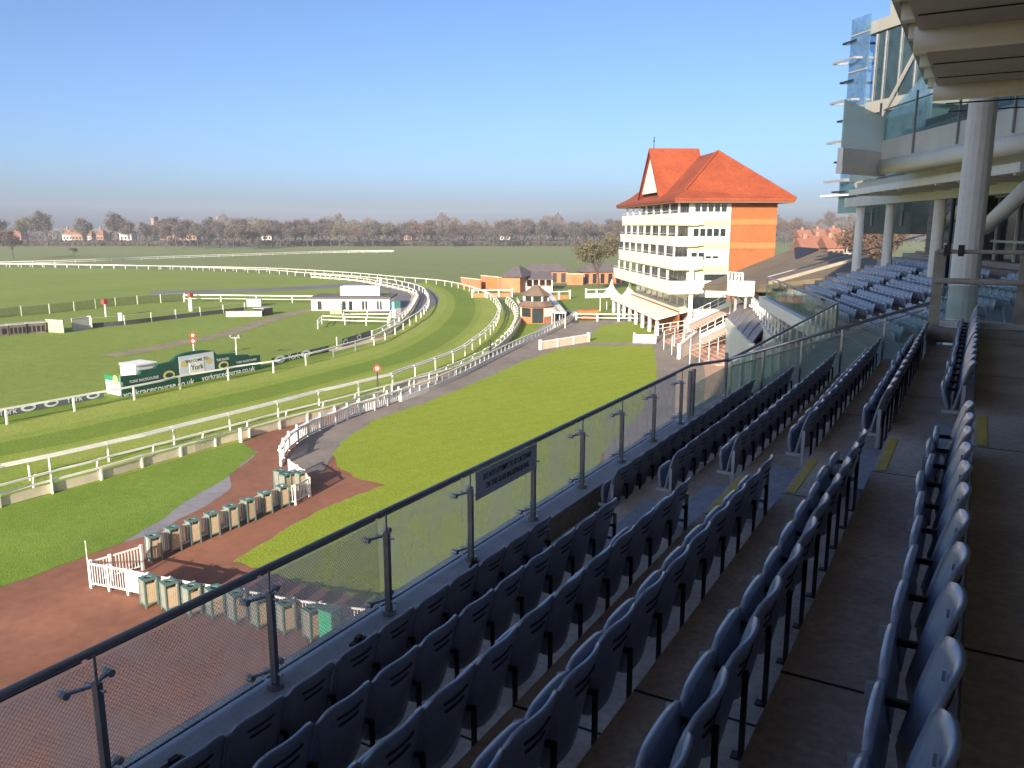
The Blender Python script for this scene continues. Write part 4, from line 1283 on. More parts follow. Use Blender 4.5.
# glazed stair tower at the end of the wing: glass screens, floor slabs, sunshade frames
T0 = at_d(838, 213, 56); T0.z = 0
td = (at_d(903, 120, 50) - at_d(838, 120, 56)); td.z = 0; td.normalize()
tn = Vector((-td.y, td.x, 0))
if tn.dot(EYE - T0) < 0: tn = -tn
tw = empty('glass_tower', T0, 0, 'blue glazed stair tower with projecting sunshade frames at the far end of the upper stand', 'tower')
ztop = 26.4
M['tower'] = mat('tower_grey', (0.30, 0.285, 0.25), 0.55, 0.08, 1)
mb = MB(); mb.obox(T0, td, tn, 0, 1.9, -0.05, 0, 13.8, ztop); part(mb, 'glass_screen', M['glass_blue'], tw)
mb = MB(); mb.obox(T0, td, tn, -0.04, 0.0, -9, 0, 13.8, ztop); part(mb, 'glass_screen', M['glass_blue'], tw)
for k in range(6):
    mb = MB(); mb.obox(T0, td, tn, 0, 1.9, 0.003, 0.05, 13.8 + 2.3 * k, 13.88 + 2.3 * k); part(mb, 'transom', M['tower'], tw)
mb = MB(); mb.obox(T0, td, tn, 0.05, 6.5, 0.05, 0.1, 13.85, 16.0); part(mb, 'glass_screen', M['glass_pale'], tw)
mb = MB(); mb.obox(T0, td, tn, 1.95, 6.5, -8, -0.5, 12.5, 25.2); core = part(mb, 'core', M['glass_green'], tw)
for z in (16.3, 20.2, 25.2):
    mb = MB(); mb.obox(T0, td, tn, 1.0, 7, -8.5, -0.35, z + .003, z + 0.75); part(mb, 'floor_slab', M['tower'], tw)
for u in (2.0, 2.9, 4.3, 5.7):
    mb = MB(); mb.obox(T0, td, tn, u, u + 0.08, -0.48, -0.4, 13, 25.1); part(mb, 'mullion', M['steel'], tw)
mb = MB(); mb.extr([T0 + td * 1.95 + Vector((0, 0, 15.5)), T0 + td * 8 + Vector((0, 0, 15.5)), T0 + td * 8 + Vector((0, 0, 22.3)), T0 + td * 1.95 + Vector((0, 0, 18.2))], -tn * -0.1)
part(fix_normals(mb.build('tmp', M['deck'])) and mb, 'stair_screen', M['glass_blue'], tw); bpy.data.objects.remove(bpy.data.objects['tmp'])
mb = MB(); mb.bar(T0 + td * 1.9 + tn * .15 + Vector((0, 0, 15.6)), T0 + td * 6.4 + tn * .15 + Vector((0, 0, 18.4)), 0.2, 0.35); part(mb, 'stair_stringer', M['tower'], tw)
mb = MB(); mb.bar(T0 + td * 3.6 + tn * .15 + Vector((0, 0, 19.5)), T0 + td * 6.4 + tn * .15 + Vector((0, 0, 23.2)), 0.12, 0.16); part(mb, 'tie_rod', M['tower'], tw)
for z in (16.0, 18.6, 21.2, 23.8):                # sunshade frames reaching out over the lawn
    o = T0 + td * 1.2 + Vector((0, 0, z))
    a, b = o - td * 2.3 + tn * 0.5, o + tn * 0.5
    c_, d_ = o - td * 0.6 - tn * 5, o + td * 0.8 - tn * 5
    fr = MB()
    for p, q in ((a, b), (b, d_), (d_, c_), (c_, a), ((a + c_) / 2, (b + d_) / 2)): fr.bar(p, q, 0.10, 0.14)
    part(fr, 'sunshade_frame', M['steel'], tw)
for z in (15.3, 17.3, 20.0, 22.5, 25.0):
    o = T0 + td * 0.3 + Vector((0, 0, z)); fr = MB()
    fr.bar(o - td * 1.0 + tn * .1, o + td * .4 + tn * .1, .08, .12); fr.bar(o - td * 1.0 + tn * .1, o + td * .6 - tn * 3.5, .08, .12)
    part(fr, 'small_fin', M['arm'], tw)
mb = MB(); mb.obox(T0, td, tn, -1.6, 2.2, -2, 0.4, 15.0, 15.12); part(mb, 'canopy', M['column'], tw)
mb = MB(); mb.obox(T0, td, tn, 2.9, 3.6, -3, -0.6, 25.97, 29.5); part(mb, 'roof_plant', M['tower'], tw)
mb = MB(); mb.obox(T0, td, tn, 0.2, 3.6, -3, -0.2, 29.51, 29.8); part(mb, 'roof_fin', M['steel'], tw)

# ------------------------------------------------------------------ landing beyond the seats: rail frame, side balustrade, gap
mb = MB(); mb.box(-4.66, 9, Y_END + 0.02, 33.2, 0, 9.0); struct(mb.build('landing', M['tread']))
for k in range(9):
    pass
mb = MB()
for k in range(12):
    mb.box(-2.6 + 0.42 * k, -2.18 + 0.42 * k, 24.5, 30.5, 9.003, 9.003 + 0.17 * (k + 1))
struct(mb.build('stair_flight', M['aisle']))
fr = empty('gangway_railing', (0, Y_END, 10.8), 0, 'weathered grey post and rail barrier with frosted panel closing the gangway end', 'railing')
xa, xb2 = -0.64, 0.72
for x in (xa, xb2):
    mb = MB(); mb.box(x - 0.09, x + 0.09, Y_END - 0.06, Y_END + 0.06, 10.3 if x < 0 else 10.9, 12.55); part(mb, 'post', M['timber'], fr)
for z0, z1, r in ((12.50, 12.58, 0), (11.95, 12.06, 0)):
    mb = MB(); mb.tube([(xa - 0.05, Y_END - 0.09, (z0 + z1) / 2), (4.5, Y_END - 0.09, (z0 + z1) / 2)], (z1 - z0) / 2, 10); part(mb, 'rail', M['timber'], fr, True)
mb = MB(); mb.box(xa + 0.1, 4.5, Y_END - 0.01, Y_END + 0.01, 11.30, 11.92); part(mb, 'frosted_panel', M['glass_pale'], fr)
mb = MB(); mb.box(xa + 0.1, 4.5, Y_END - 0.1, Y_END + 0.1, 11.16, 11.27); part(mb, 'sill', M['deck'], fr)
mb = MB(); mb.tube([(xa - 0.1, Y_END - 0.05, 11.0), (4.5, Y_END - 0.05, 11.0)], 0.145, 14); part(mb, 'beam', M['timber'], fr, True)
for x in (-0.53, -0.30):
    mb = MB(); mb.box(x - .05, x + .05, Y_END - .16, Y_END - .02, 12.46, 12.66); part(mb, 'coupler', M['black'], fr)
mb = MB(); mb.tube([(-0.51, Y_END + .2, 11.9), (-0.51, Y_END + .2, 13.5)], 0.035, 8); part(mb, 'dark_pole', M['arm'], fr)
# raking balustrade along the end of the rows
sb = empty('side_balustrade', (-2.6, Y_END, 9), 0, 'frosted glass balustrade with steel handrail climbing beside the row ends', 'balustrade')
A, B, Cc = Vector((XB, 14.62, ZR)), Vector((XB, Y_END, ZR - 0.26)), Vector((-0.72, Y_END, 11.58))
mb = MB(); mb.tube([A, A + Vector((0, .25, -.02)), B - Vector((0, .3, -.03)), B, B + (Cc - B) * .03, Cc], 0.032, 10); part(mb, 'handrail', M['steel_light'], sb, True)
off = Vector((0, 0, -0.16))
for j in range(5):
    p, q = B.lerp(Cc, j / 5), B.lerp(Cc, (j + 1) / 5)
    base = lambda v: max(9.02, v.z - 1.42)
    mb = MB(); mb.extr([p + Vector((.02, 0, base(p) - p.z)), q + Vector((-.02, 0, base(q) - q.z)), q + off + Vector((-.02, 0, 0)), p + off + Vector((.02, 0, 0))], (0, 0.014, 0))
    part(fix_normals(mb.build('tmp', M['deck'])) and mb, 'glass_panel', M['glass_pale'], sb); bpy.data.objects.remove(bpy.data.objects['tmp'])
    mb = MB(); mb.box(p.x - .018, p.x + .018, Y_END + .02, Y_END + .09, base(p), p.z - 0.03); part(mb, 'post', M['steel_light'], sb)
mb = MB(); mb.tube([B + Vector((.1, .06, -.14)), Cc + Vector((-.1, .06, -.14))], 0.018, 8); part(mb, 'lower_rail', M['steel'], sb)
mb = MB(); mb.box(XB - .01, XB + .01, 14.7, Y_END - .05, 9.45, ZR - .4); part(mb, 'glass_panel', M['glass_pale'], sb)
for y in (14.62, 14.85, Y_END):
    mb = MB(); mb.box(XB - .03, XB + .03, y - .03, y + .03, 9.43, ZR - .1); part(mb, 'post', M['steel'], sb)
# front barrier of the landing, running on to the far wing
lb = empty('landing_barrier', (XB, 25, 9), 0, 'glass barrier with many slim posts fronting the stair landing before the far wing', 'barrier')
P1 = Vector((XB, 32.8, 0)); ZF = 13 - 2.87
mb = MB(); mb.tube([(XB, Y_END + .06, ZF + .02), (XB, 32.8, ZF)], 0.035, 10); part(mb, 'handrail', M['steel'], lb)
y = Y_END + .4
while y < 32.7:
    mb = MB(); mb.box(XB - .03, XB + .03, y - .02, y + .02, 9.0, ZF - .03); part(mb, 'post', M['steel_light'], lb)
    mb = MB(); mb.box(XB - .065, XB - .05, y + .04, y + 1.0, 9.06, ZF - .12); part(mb, 'glass_panel', M['glass_pale'], lb)
    y += 1.06

# ------------------------------------------------------------------ far wing of seating
LW = 16.2
zf0 = 9.05
wing = MB()
for i in range(12):
    wing.obox(P1, D2, N2, -6.5, LW + .3, 0.05 + 0.66 * i, 0.05 + 0.66 * (i + 1) - .002, zf0 - 0.35 + 0.225 * i, zf0 + 0.225 * i)
wing.obox(P1, D2, N2, -6.5, LW + .3, 0.05 + 0.66 * 12, 14, 6.0, zf0 + 0.225 * 11 + .1)
struct(wing.build('far_terrace', M['tread']))
mb = MB(); mb.obox(P1, D2, N2, -0.2, LW + .3, -0.35, 0.04, 8.45, zf0 - .05); struct(mb.build('wing_ledge', M['column']))
fb = empty('wing_barrier', P1 + Vector((0, 0, zf0)), 0, 'greenish glass barrier along the front of the far seating wing', 'barrier')
mb = MB(); mb.tube([P1 + Vector((0, 0, ZF)), P1 + D2 * LW + Vector((0, 0, ZF))], 0.035, 10); part(mb, 'handrail', M['steel'], fb)
for j in range(8):
    u0, u1 = LW * j / 8, LW * (j + 1) / 8
    mb = MB(); mb.obox(P1, D2, N2, u0 + .06, u1 - .06, -0.06, -0.045, 8.9, ZF - .1); part(mb, 'glass_panel', M['glass_pale'], fb)
    mb = MB(); mb.obox(P1, D2, N2, u0 - .025, u0 + .025, -0.03, 0.03, 8.9, ZF); part(mb, 'post', M['steel'], fb)
mb = MB(); mb.tube([P1 + D2 * LW + Vector((0, 0, ZF)), P1 + D2 * LW + N2 * 9 + Vector((0, 0, ZF + 2.6))], 0.035, 8); part(mb, 'end_rail', M['steel'], fb)
wa = math.atan2(D2.y, D2.x) - math.pi / 2
budget = 300 - n_seats
rest = MB()
sb_me, sp_me = None, None
import itertools
plan = []
for i in range(8):
    for bname, u0, n in (('right', 0.3, 10), ('left', 6.2, 11), ('near', -5.2, 8)):
        for k in range(n): plan.append((i, bname, u0 + 0.5 * (k + .5), k))
plan.sort(key=lambda q: (P1 + D2 * q[2] + N2 * (0.8 + .66 * q[0]) - EYE).length)
bm_back = [o for o in seat0.children if o.name.startswith('backrest')][0].data
bm_pan = [o for o in seat0.children if o.name.startswith('seat_pan')][0].data
WN = {'right': 'middle block', 'left': 'far block', 'near': 'near block'}
for c_, (i, bname, u, k) in enumerate(plan):
    p = P1 + D2 * u + N2 * (0.8 + 0.66 * i); p.z = zf0 + 0.225 * i + .001
    if c_ < budget:
        s = copy_tree(seat0)
        for o in list(s.children):
            if not o.name.startswith(('backrest', 'seat_pan')):
                for g_ in list(o.children): bpy.data.objects.remove(g_)
                bpy.data.objects.remove(o)
        for o in s.children:
            if o.name.startswith('seat_pan'): o.scale = (1, 1, 1.36); o.location = (.02, 0, -.09)
        s.location = p; s.rotation_euler = (0, 0, wa)
        tag(s, 'blue seat of the far wing, %s, %s row up, %s from its near end' % (WN[bname], ORD[i], ordinal(k)), 'seat', 'seats of the far wing')
    else:
        Mx = Matrix.Translation(p) @ Matrix.Rotation(wa, 4, 'Z')
        for me in (bm_back, bm_pan):
            b = len(rest.v)
            Sx = Matrix.Translation((.02, 0, -.09)) @ Matrix.Diagonal((1, 1, 1.36, 1)) if me is bm_pan else Matrix.Identity(4)
            rest.v += [tuple(Mx @ (Sx @ v.co)) for v in me.vertices]
            for pl in me.polygons:
                rest.f.append(tuple(b + q for q in pl.vertices)); rest.m.append(0)
o = rest.build('far_seats', M['seat'], None, True); o['kind'] = 'stuff'
o['label'] = 'further rows of blue seats rising at the back of the far wing'; o['category'] = 'seats'

# ================================================================== THE RED-ROOFED STAND BEYOND THE LAWN
M['mwhite'] = mat('stand_white', (0.76, 0.73, 0.66), 0.6, 0.05, 0.5, fine=(4, 0.05))
M['myellow'] = mat('stand_yellow', (0.64, 0.59, 0.25), 0.6, 0.06, 0.6)
M['mbrick'] = mat('orange_brick', (0.300, 0.096, 0.030), 0.85, 0.12, 0.8, fine=(7, 0.14))
M['mband'] = mat('buff_brick', (0.40, 0.150, 0.048), 0.85, 0.1, 0.8, fine=(7, 0.12))
M['mroof'] = mat('red_tile', (0.215, 0.036, 0.010), 0.85, 0.14, 0.35, c2=(0.310, 0.062, 0.018), fine=(3, 0.22), bump=0.3)
M['mglass'] = mat('stand_glass', (0.22, 0.235, 0.23), 0.12, 0.5, 0.4, spec=0.8)
M['lead0'] = mat('eaves_brown', (0.20, 0.10, 0.06), 0.8)
aA = math.atan((450 - 512) / 825)
hf = Vector((FWD.x, FWD.y, 0)).normalized()
DA = hf * math.cos(aA) + RT * math.sin(aA)
DB = Vector((DA.y, -DA.x, 0))
q = at_d(690, 200, 93)
O = Vector((q.x, q.y, 0))
LA, LB = 29.5, 10.4
ms = empty('racing_stand', O, 0, 'cream tiered racing stand with steep red tiled roof and orange brick end wall', 'grandstand')
def mp(mb, name, m, parent=None, smooth=False):
    return part(mb, name, m, ms, smooth) if parent is None else mb.build(name, m, parent, smooth)
def hz(y, dep=93): return 13 + (226 - y) * dep * 0.982 / FPX
def bx(a0, a1, b0, b1, z0, z1): return MB().obox(O, DB, DA, b0, b1, a0, a1, z0, z1)
# core walls: white stair end and brick end
core = mp(bx(0.3, LA, 1.6, 4.9, 0, 16.1), 'wall', M['mwhite'])
mp(bx(0.0, 0.29, 0.0, 4.9, 5.0, 16.1), 'end_wall', M['mwhite'])
mp(bx(0.05, LA, 4.91, LB, 0, 16.1), 'brick_wall', M['mbrick'])
for y0, y1 in ((219, 224.7), (243, 249)):
    mp(bx(-0.02, 0.045, 4.93, LB - .02, hz(y1), hz(y0)), 'brick_band', M['mband'])
for y0, y1 in ((219.5, 227), (241.5, 250.5), (266, 274)):
    mp(bx(-0.03, -0.004, 0.02, 4.85, hz(y1), hz(y0)), 'spandrel', M['myellow'])
for y0, y1, n, xs in ((202.5, 211.8, 5, (365, 495)), (228.6, 236.4, 5, (362, 495)), (253, 260, 4, (357, 470))):
    u0, u1 = [((x / 3.838 + 600) - 690) * 93 / FPX for x in xs]
    for k in range(n):
        a = u0 + (u1 - u0) * k / n
        lo = y1 if not (n == 4 and k > 1) else 259
        hi = y0 if not (n == 4 and k > 1) else 256.5
        wq = mp(bx(-0.05, -0.008, a + .06, a + (u1 - u0) / n - .12, hz(lo), hz(hi)), 'window', M['glass_dark'])
        mp(bx(-0.09, -0.005, a, a + (u1 - u0) / n - .06, hz(lo) - .10, hz(lo) - .003), 'sill', M['mwhite'], wq)
# floors with balconies on the course side (towards -b)
lev = [(213, 219, 224.5, 'myellow'), (236.4, 240, 245.5, 'mwhite'), (257, 263, 269.5, 'myellow'), (281, 287, 293.5, 'myellow')]
for k, (yt, ym, yb, mc) in enumerate(lev):
    out = (-1.5, -1.7, -1.9, -2.6)[k]
    a0 = (-0.6, -0.7, -0.9, -1.6)[k]
    bal = mp(bx(a0, LA + .5, out, 1.55, hz(yb), hz(ym)), 'balcony_slab', M['mwhite'])
    mp(bx(a0, LA + .5, out - .05, out + .12, hz(ym) + .003, hz(yt)), 'balcony_front', M['mwhite'], bal)
    mp(bx(a0 - .05, a0 + .08, out + .13, 1.5 if k < 3 else 2.6, hz(ym) + .003, hz(yt)), 'balcony_front', M['mwhite'], bal)
    mp(bx(a0 - .02, LA + .5, out - .02, 1.0, hz(yb) - .10, hz(yb) - .003), 'balcony_fascia', M[mc], bal)
    mp(bx(a0, LA + .5, out - .02, out + .05, hz(yt) + .25, hz(yt) + .30), 'handrail', M['mwhite'], bal)
    ztop = 15.9 if k == 0 else hz(lev[k - 1][2]) - .25
    n = 15
    for j in range(n):
        s0 = LA * j / n
        wq = mp(bx(s0 + .12, s0 + LA / n - .02, 1.45, 1.55, hz(ym) + .1, ztop), 'window', M['mglass'])
        mp(bx(s0 + LA / n * .52, s0 + LA / n * .56, 1.40, 1.447, hz(ym) + .1, ztop), 'mullion', M['mwhite'], wq)
    for j in range(0, n + 1, 2):
        mp(bx(LA * j / n - .1, LA * j / n + .1, out + .15, out + .35, hz(ym) + .01, ztop + .1), 'balcony_post', M['mwhite'])
mp(bx(0.25, LA, 1.0, 1.59, 0, hz(297) - .25), 'ground_wall', M['mwhite'])
for j in range(9):
    mp(bx(1 + 3.3 * j, 3.4 + 3.3 * j, 0.93, 0.995, 3.2, hz(297) - .8), 'window', M['mglass'])
# ground floor veranda roof and its white piers
rg = [O + DB * .95 + Vector((0, 0, 3.3)), O - DB * 3.2 + Vector((0, 0, 2.2)), O - DB * 3.2 + Vector((0, 0, 1.98)), O + DB * .95 + Vector((0, 0, 3.05))]
mb = MB(); mb.extr([p + DA * 1 for p in rg], DA * 28); fix_normals(mp(mb, 'veranda_roof', M['mwhite']))
for j in range(8):
    mp(bx(2 + 3.8 * j, 2.4 + 3.8 * j, -2.95, -2.6, 0, 2.1), 'pier', M['mwhite'])
mp(bx(1, LA, -0.6, -0.4, 0, 3.0), 'brick_wall', M['mbrick'])
# dark undercroft at the near corner
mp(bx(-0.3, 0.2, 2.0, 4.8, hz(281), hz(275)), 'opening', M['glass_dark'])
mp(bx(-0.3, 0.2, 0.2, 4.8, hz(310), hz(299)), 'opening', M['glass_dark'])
mp(bx(-1.2, -0.95, 0.0, 0.45, 0, hz(270)), 'pier', M['mwhite'])
# roof: hip with a steep gable towards the course
ez, rz_ = 16.1, 21.9
E0, E1, E2, E3 = [O + DA * a + DB * b + Vector((0, 0, ez)) for a, b in ((-1.5, -2.2), (-1.5, LB + 1.5), (LA + 2, LB + 1.5), (LA + 2, -2.2))]
R0 = O + DA * 5.8 + DB * 4.9 + Vector((0, 0, rz_)); R1 = O + DA * (LA - 6) + DB * 4.9 + Vector((0, 0, rz_))
K0 = E0.lerp(R0, 0.24) - Vector((0, 0, .45)); K3 = E3.lerp(R1, 0.24) - Vector((0, 0, .45))
mb = MB()
mb.face([E0, E1, R0, K0]); mb.face([E1, E2, R1, R0]); mb.face([E2, E3, K3, R1]); mb.face([E3, E0, K0, K3]); mb.face([K3, K0, R0, R1])
mb.face([p - Vector((0, 0, .3)) for p in (E3, E2, E1, E0)])
for p, q2 in ((E0, E1), (E1, E2), (E2, E3), (E3, E0)): mb.face([p - Vector((0, 0, .3)), q2 - Vector((0, 0, .3)), q2, p])
roof = mp(mb, 'roof', M['mroof'])
mp(MB().bar(E0.lerp(R0, .24) - Vector((0, 0, .35)), R0 + Vector((0, 0, .03)), .3, .16), 'hip_ridge', M['mroof'], roof)
mp(MB().bar(E1 + Vector((0, 0, .05)), R0 + Vector((0, 0, .05)), .25, .16), 'hip_ridge', M['mroof'], roof)
mb = MB(); mb.obox(O, DB, DA, -2.1, LB + 1.4, -1.4, LA + 1.9, ez - .5, ez - .303); mp(mb, 'eaves_soffit', M['lead0'], roof)
ga = 14.2
g0, g1, gp = [O + DA * a + DB * (-1.2) + Vector((0, 0, z)) for a, z in ((ga - 5.6, 16.9), (ga + 5.6, 16.9), (ga, 22.8))]
back_ = DB * 6.3
mb = MB()
gc = (g0 + g1 + gp) / 3
mb.extr([gc + (p - gc) * .84 for p in (g0, g1, gp)], DB * .12); fix_normals(mp(mb, 'gable_wall', M['mwhite'], roof))
mb = MB()
ov = -DB * .35
for p, s in ((g0, -1), (g1, 1)):
    lo = p + DA * (s * .45) + Vector((0, 0, -.55)) + ov
    rp = gp + Vector((0, 0, .15)) + ov
    mb.face([lo, rp, gp + Vector((0, 0, .15)) + back_, p + DA * (s * .45) + Vector((0, 0, -.55)) + back_])
    mb.face([lo - Vector((0, 0, .35)), rp - Vector((0, 0, .45)), rp, lo])
mp(mb, 'gable_roof', M['mroof'], roof)
mb = MB(); v = gp + DA * 0 + DB * .3
mb.tube([v, v + Vector((0, 0, 1.6))], .05, 6); mb.build('finial', M['arm'], roof)
mb = MB(); mb.bar(v + Vector((0, 0, 1.05)) - DA * .45, v + Vector((0, 0, 1.05)) + DA * .45, .05, .12); mb.build('wind_vane', M['arm'], roof)

# ================================================================== THE LOWER TERRACES BETWEEN
M['lead'] = mat('brown_lead', (0.155, 0.120, 0.075), 0.7, scale=0.3, c2=(0.215, 0.170, 0.108), fine=(3, 0.08))
M['zinc'] = mat('zinc_sheet', (0.18, 0.155, 0.14), 0.45, scale=0.8, c2=(0.27, 0.24, 0.22), metal=0.3)
A_, B_, C_, D_ = at_d(704, 284, 74), at_d(797, 247, 84), at_d(866, 257, 68), at_d(770, 284, 58)
t = empty('terrace_canopy', Vector((A_.x, A_.y, 0)), 0, 'big brown sheet-covered terrace roof sloping between the red-roofed stand and the far wing', 'canopy')
C2_ = at_d(905, 268, 62)
mb = MB(); mb.extr([A_, D_, C_, B_], (0, 0, -.35)); fix_normals(part(mb, 'roof_sheet', M['lead'], t))
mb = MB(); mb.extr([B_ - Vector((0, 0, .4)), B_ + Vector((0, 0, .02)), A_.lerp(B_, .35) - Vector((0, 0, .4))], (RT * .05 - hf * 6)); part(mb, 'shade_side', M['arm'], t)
mb = MB(); mb.extr([D_, C2_ - Vector((0, 0, 1.2)), C2_, C_], (0, 0, -.35)); fix_normals(part(mb, 'roof_sheet', M['lead'], t))
mb = MB(); mb.bar(D_ + Vector((0, 0, .08)), C_ + Vector((0, 0, .08)), .25, .2); part(mb, 'hip_roll', M['cream'], t)
for f in (0.05, .5, .95):
    p = A_.lerp(B_, .25).lerp(D_.lerp(C_, .25), f); mb = MB(); mb.tube([(p.x, p.y, 0), (p.x, p.y, p.z - 1.2)], .12, 8); part(mb, 'column', M['mwhite'], t)
for f in (0.1, .5, .9):
    p = B_.lerp(C_, f); mb = MB(); mb.tube([(p.x, p.y, 0), (p.x, p.y, p.z - .36)], .14, 8); part(mb, 'column', M['mwhite'], t)
mb = MB(); mb.bar(A_ + Vector((0, 0, -.45)), D_ + Vector((0, 0, -.45)), .3, .3); part(mb, 'eaves_beam', M['lead'], t)
# pink terrace steps with white railings under the canopy
TD = hf * math.cos(math.atan(168 / 825)) + RT * math.sin(math.atan(168 / 825))
TN = Vector((TD.y, -TD.x, 0))
T1 = at_d(744, 298, 70); T1.z = 0
t = empty('lower_terrace', T1, 0, 'stepped pink terrace crossed by rows of white railings below the brown canopy', 'terrace')
M['pinkc'] = mat('pink_concrete', (0.46, 0.34, 0.27), 0.85, 0.1, 0.7, fine=(6, 0.12))
TZ = 6.7
for i in range(6):
    mb = MB(); mb.obox(T1, TD, TN, -27, 4, 0.02 + 1.1 * i, 1.1 * (i + 1), 0, TZ + .36 * i); st_ = part(mb, 'step', M['pinkc'], t)
    z0 = TZ + .36 * i
    rl = MB()
    rl.obox(T1, TD, TN, -26.5, 3.8, .5 + 1.1 * i, .55 + 1.1 * i, z0 + .95, z0 + 1.02); rl.build('top_rail', M['white'], st_)
    rl = MB(); rl.obox(T1, TD, TN, -26.5, 3.8, .5 + 1.1 * i, .55 + 1.1 * i, z0 + .5, z0 + .55); rl.build('mid_rail', M['white'], st_)
    if i < 4:
        for k in range(16):
            u = -26.4 + 1.95 * k
            rl = MB(); rl.obox(T1, TD, TN, u, u + .09, .48 + 1.1 * i, .57 + 1.1 * i, z0 + .003, z0 + .95); rl.build('rail_post', M['white'], st_)
mb = MB(); mb.obox(T1, TD, TN, -27, 4.3, -.30, 0.0, 0, TZ + .12); part(mb, 'front_wall', M['mwhite'], t)
mb = MB(); mb.obox(T1, TD, TN, 4.02, 4.4, -.4, 7, 0, 8.6); part(mb, 'end_wall', M['mwhite'], t)
for k in range(18):
    mb = MB(); mb.obox(T1, TD, TN, -26.6 + 1.7 * k, -26.5 + 1.7 * k, -.20, -.10, TZ + .123, TZ + 1.1); part(mb, 'front_post', M['white'], t)
for z in (TZ + 1.1, TZ + .62):
    mb = MB(); mb.obox(T1, TD, TN, -26.7, 4.2, -.18, -.12, z, z + .07); part(mb, 'front_rail', M['white'], t)
# white balcony box at the far end of the terrace
BQ = at_d(727, 293, 61); BQ2 = at_d(741, 295, 59.5)
bd_ = BQ2 - BQ; bl_ = Vector((bd_.x, bd_.y, 0)).length; bd_ = Vector((bd_.x, bd_.y, 0)).normalized(); bn_ = Vector((bd_.y, -bd_.x, 0))
B0 = Vector((BQ.x, BQ.y, 0))
mb = MB(); mb.obox(B0, bd_, bn_, 0, bl_, -1.2, 0, 7.9, 9.0); part(mb, 'balcony_box', M['mwhite'], t)
for k in range(5):
    mb = MB(); mb.obox(B0, bd_, bn_, bl_ * k / 4 - .05, bl_ * k / 4 + .05, -.1, .0, 9.003, 9.6); part(mb, 'balcony_post', M['white'], t)
mb = MB(); mb.obox(B0, bd_, bn_, 0, bl_, -.1, .0, 9.6, 9.66); part(mb, 'balcony_rail', M['white'], t)
for k in range(2):
    mb = MB(); mb.obox(B0, bd_, bn_, bl_ * (.15 + .7 * k) - .07, bl_ * (.15 + .7 * k) + .07, -.7, -.56, 0, 7.897); part(mb, 'balcony_column', M['conc'], t)
# barrel-roofed block
a0, a1, b0, b1 = at_d(727, 316, 62), at_d(744, 305, 64), at_d(752, 341, 50), at_d(776, 327, 52)
t = empty('barrel_block', Vector((b0.x, b0.y, 0)), 0, 'low white block under a grey curved metal roof below the terrace railings', 'block')
mb = MB(); n = 10
rings = []
for e0, e1 in ((a0, a1), (b0, b1)):
    r_ = []
    for k in range(n + 1):
        f = k / n
        p = e0.lerp(e1, f); p = p + Vector((0, 0, 0.9 * math.sin(math.pi * min(1, f * .62 + .12)) - .5)); r_.append(p)
    rings.append(r_)
for k in range(n):
    mb.face([rings[1][k], rings[1][k + 1], rings[0][k + 1], rings[0][k]])
    mb.face([p - Vector((0, 0, .2)) for p in (rings[0][k], rings[0][k + 1], rings[1][k + 1], rings[1][k])])
rb = part(mb, 'curved_roof', M['zinc'], t, True)
sm = MB()
for f in (.12, .3, .48, .66, .84):
    for k in range(n):
        p0_, p1_ = [rings[0][j].lerp(rings[1][j], f) for j in (k, k + 1)]
        sm.bar(p0_ + Vector((0, 0, .03)), p1_ + Vector((0, 0, .03)), .06, .06)
sm.build('roof_seam', M['zinc'], rb)
zb = min(p.z for r_ in rings for p in r_) - .25
mb = MB(); mb.prism([(p.x, p.y) for p in (a0, a1, b1, b0)], 0, zb); part(mb, 'wall', M['mwhite'], t)
mb = MB(); mb.bar(rings[0][0] - Vector((0, 0, .25)), rings[1][0] - Vector((0, 0, .25)), .3, .55); part(mb, 'eaves_board', M['mwhite'], t)
mb = MB()
# broad pink steps up to the stand with a white solid balustrade
S0, S1 = on_z(662, 341), on_z(716, 366)
S2 = on_z(742, 322)
t = empty('entrance_steps', S0, 0, 'pink steps rising beside a white panelled balustrade at the corner of the lawn', 'steps')
sd = (S1 - S0); sl_n = sd.length; sd.normalize(); sn = Vector((-sd.y, sd.x, 0))
if sn.dot(S2 - S0) < 0: sn = -sn
for i in range(8):
    mb = MB(); mb.obox(S0, sd, sn, 0, sl_n, .6 * i + .003, 11, .17 * i + .003 + .01, .17 * (i + 1)); part(mb, 'step', M['paving'], t)
p0, p1 = on_z(679, 359), on_z(716, 339)
d_ = (p1 - p0); L_ = d_.length; d_.normalize(); n_ = Vector((d_.y, -d_.x, 0))
mb = MB()
mb.hexa([p0 - n_ * .1, p0 + n_ * .1, p1 + n_ * .1, p1 - n_ * .1] + [v + Vector((0, 0, h)) for v, h in ((p0 - n_ * .1, 1.3), (p0 + n_ * .1, 1.3), (p1 + n_ * .1, 2.6), (p1 - n_ * .1, 2.6))])
part(mb, 'balustrade', M['mwhite'], t)
mb = MB(); mb.bar(p0 + Vector((0, 0, 1.42)), p1 + Vector((0, 0, 2.72)), .3, .14); part(mb, 'coping', M['white'], t)
for k in range(5):
    f = k / 4; p = p0.lerp(p1, f)
    mb = MB(); mb.box(p.x - .16, p.x + .16, p.y - .16, p.y + .16, 0, 1.55 + 1.3 * f); part(mb, 'pier', M['white'], t)
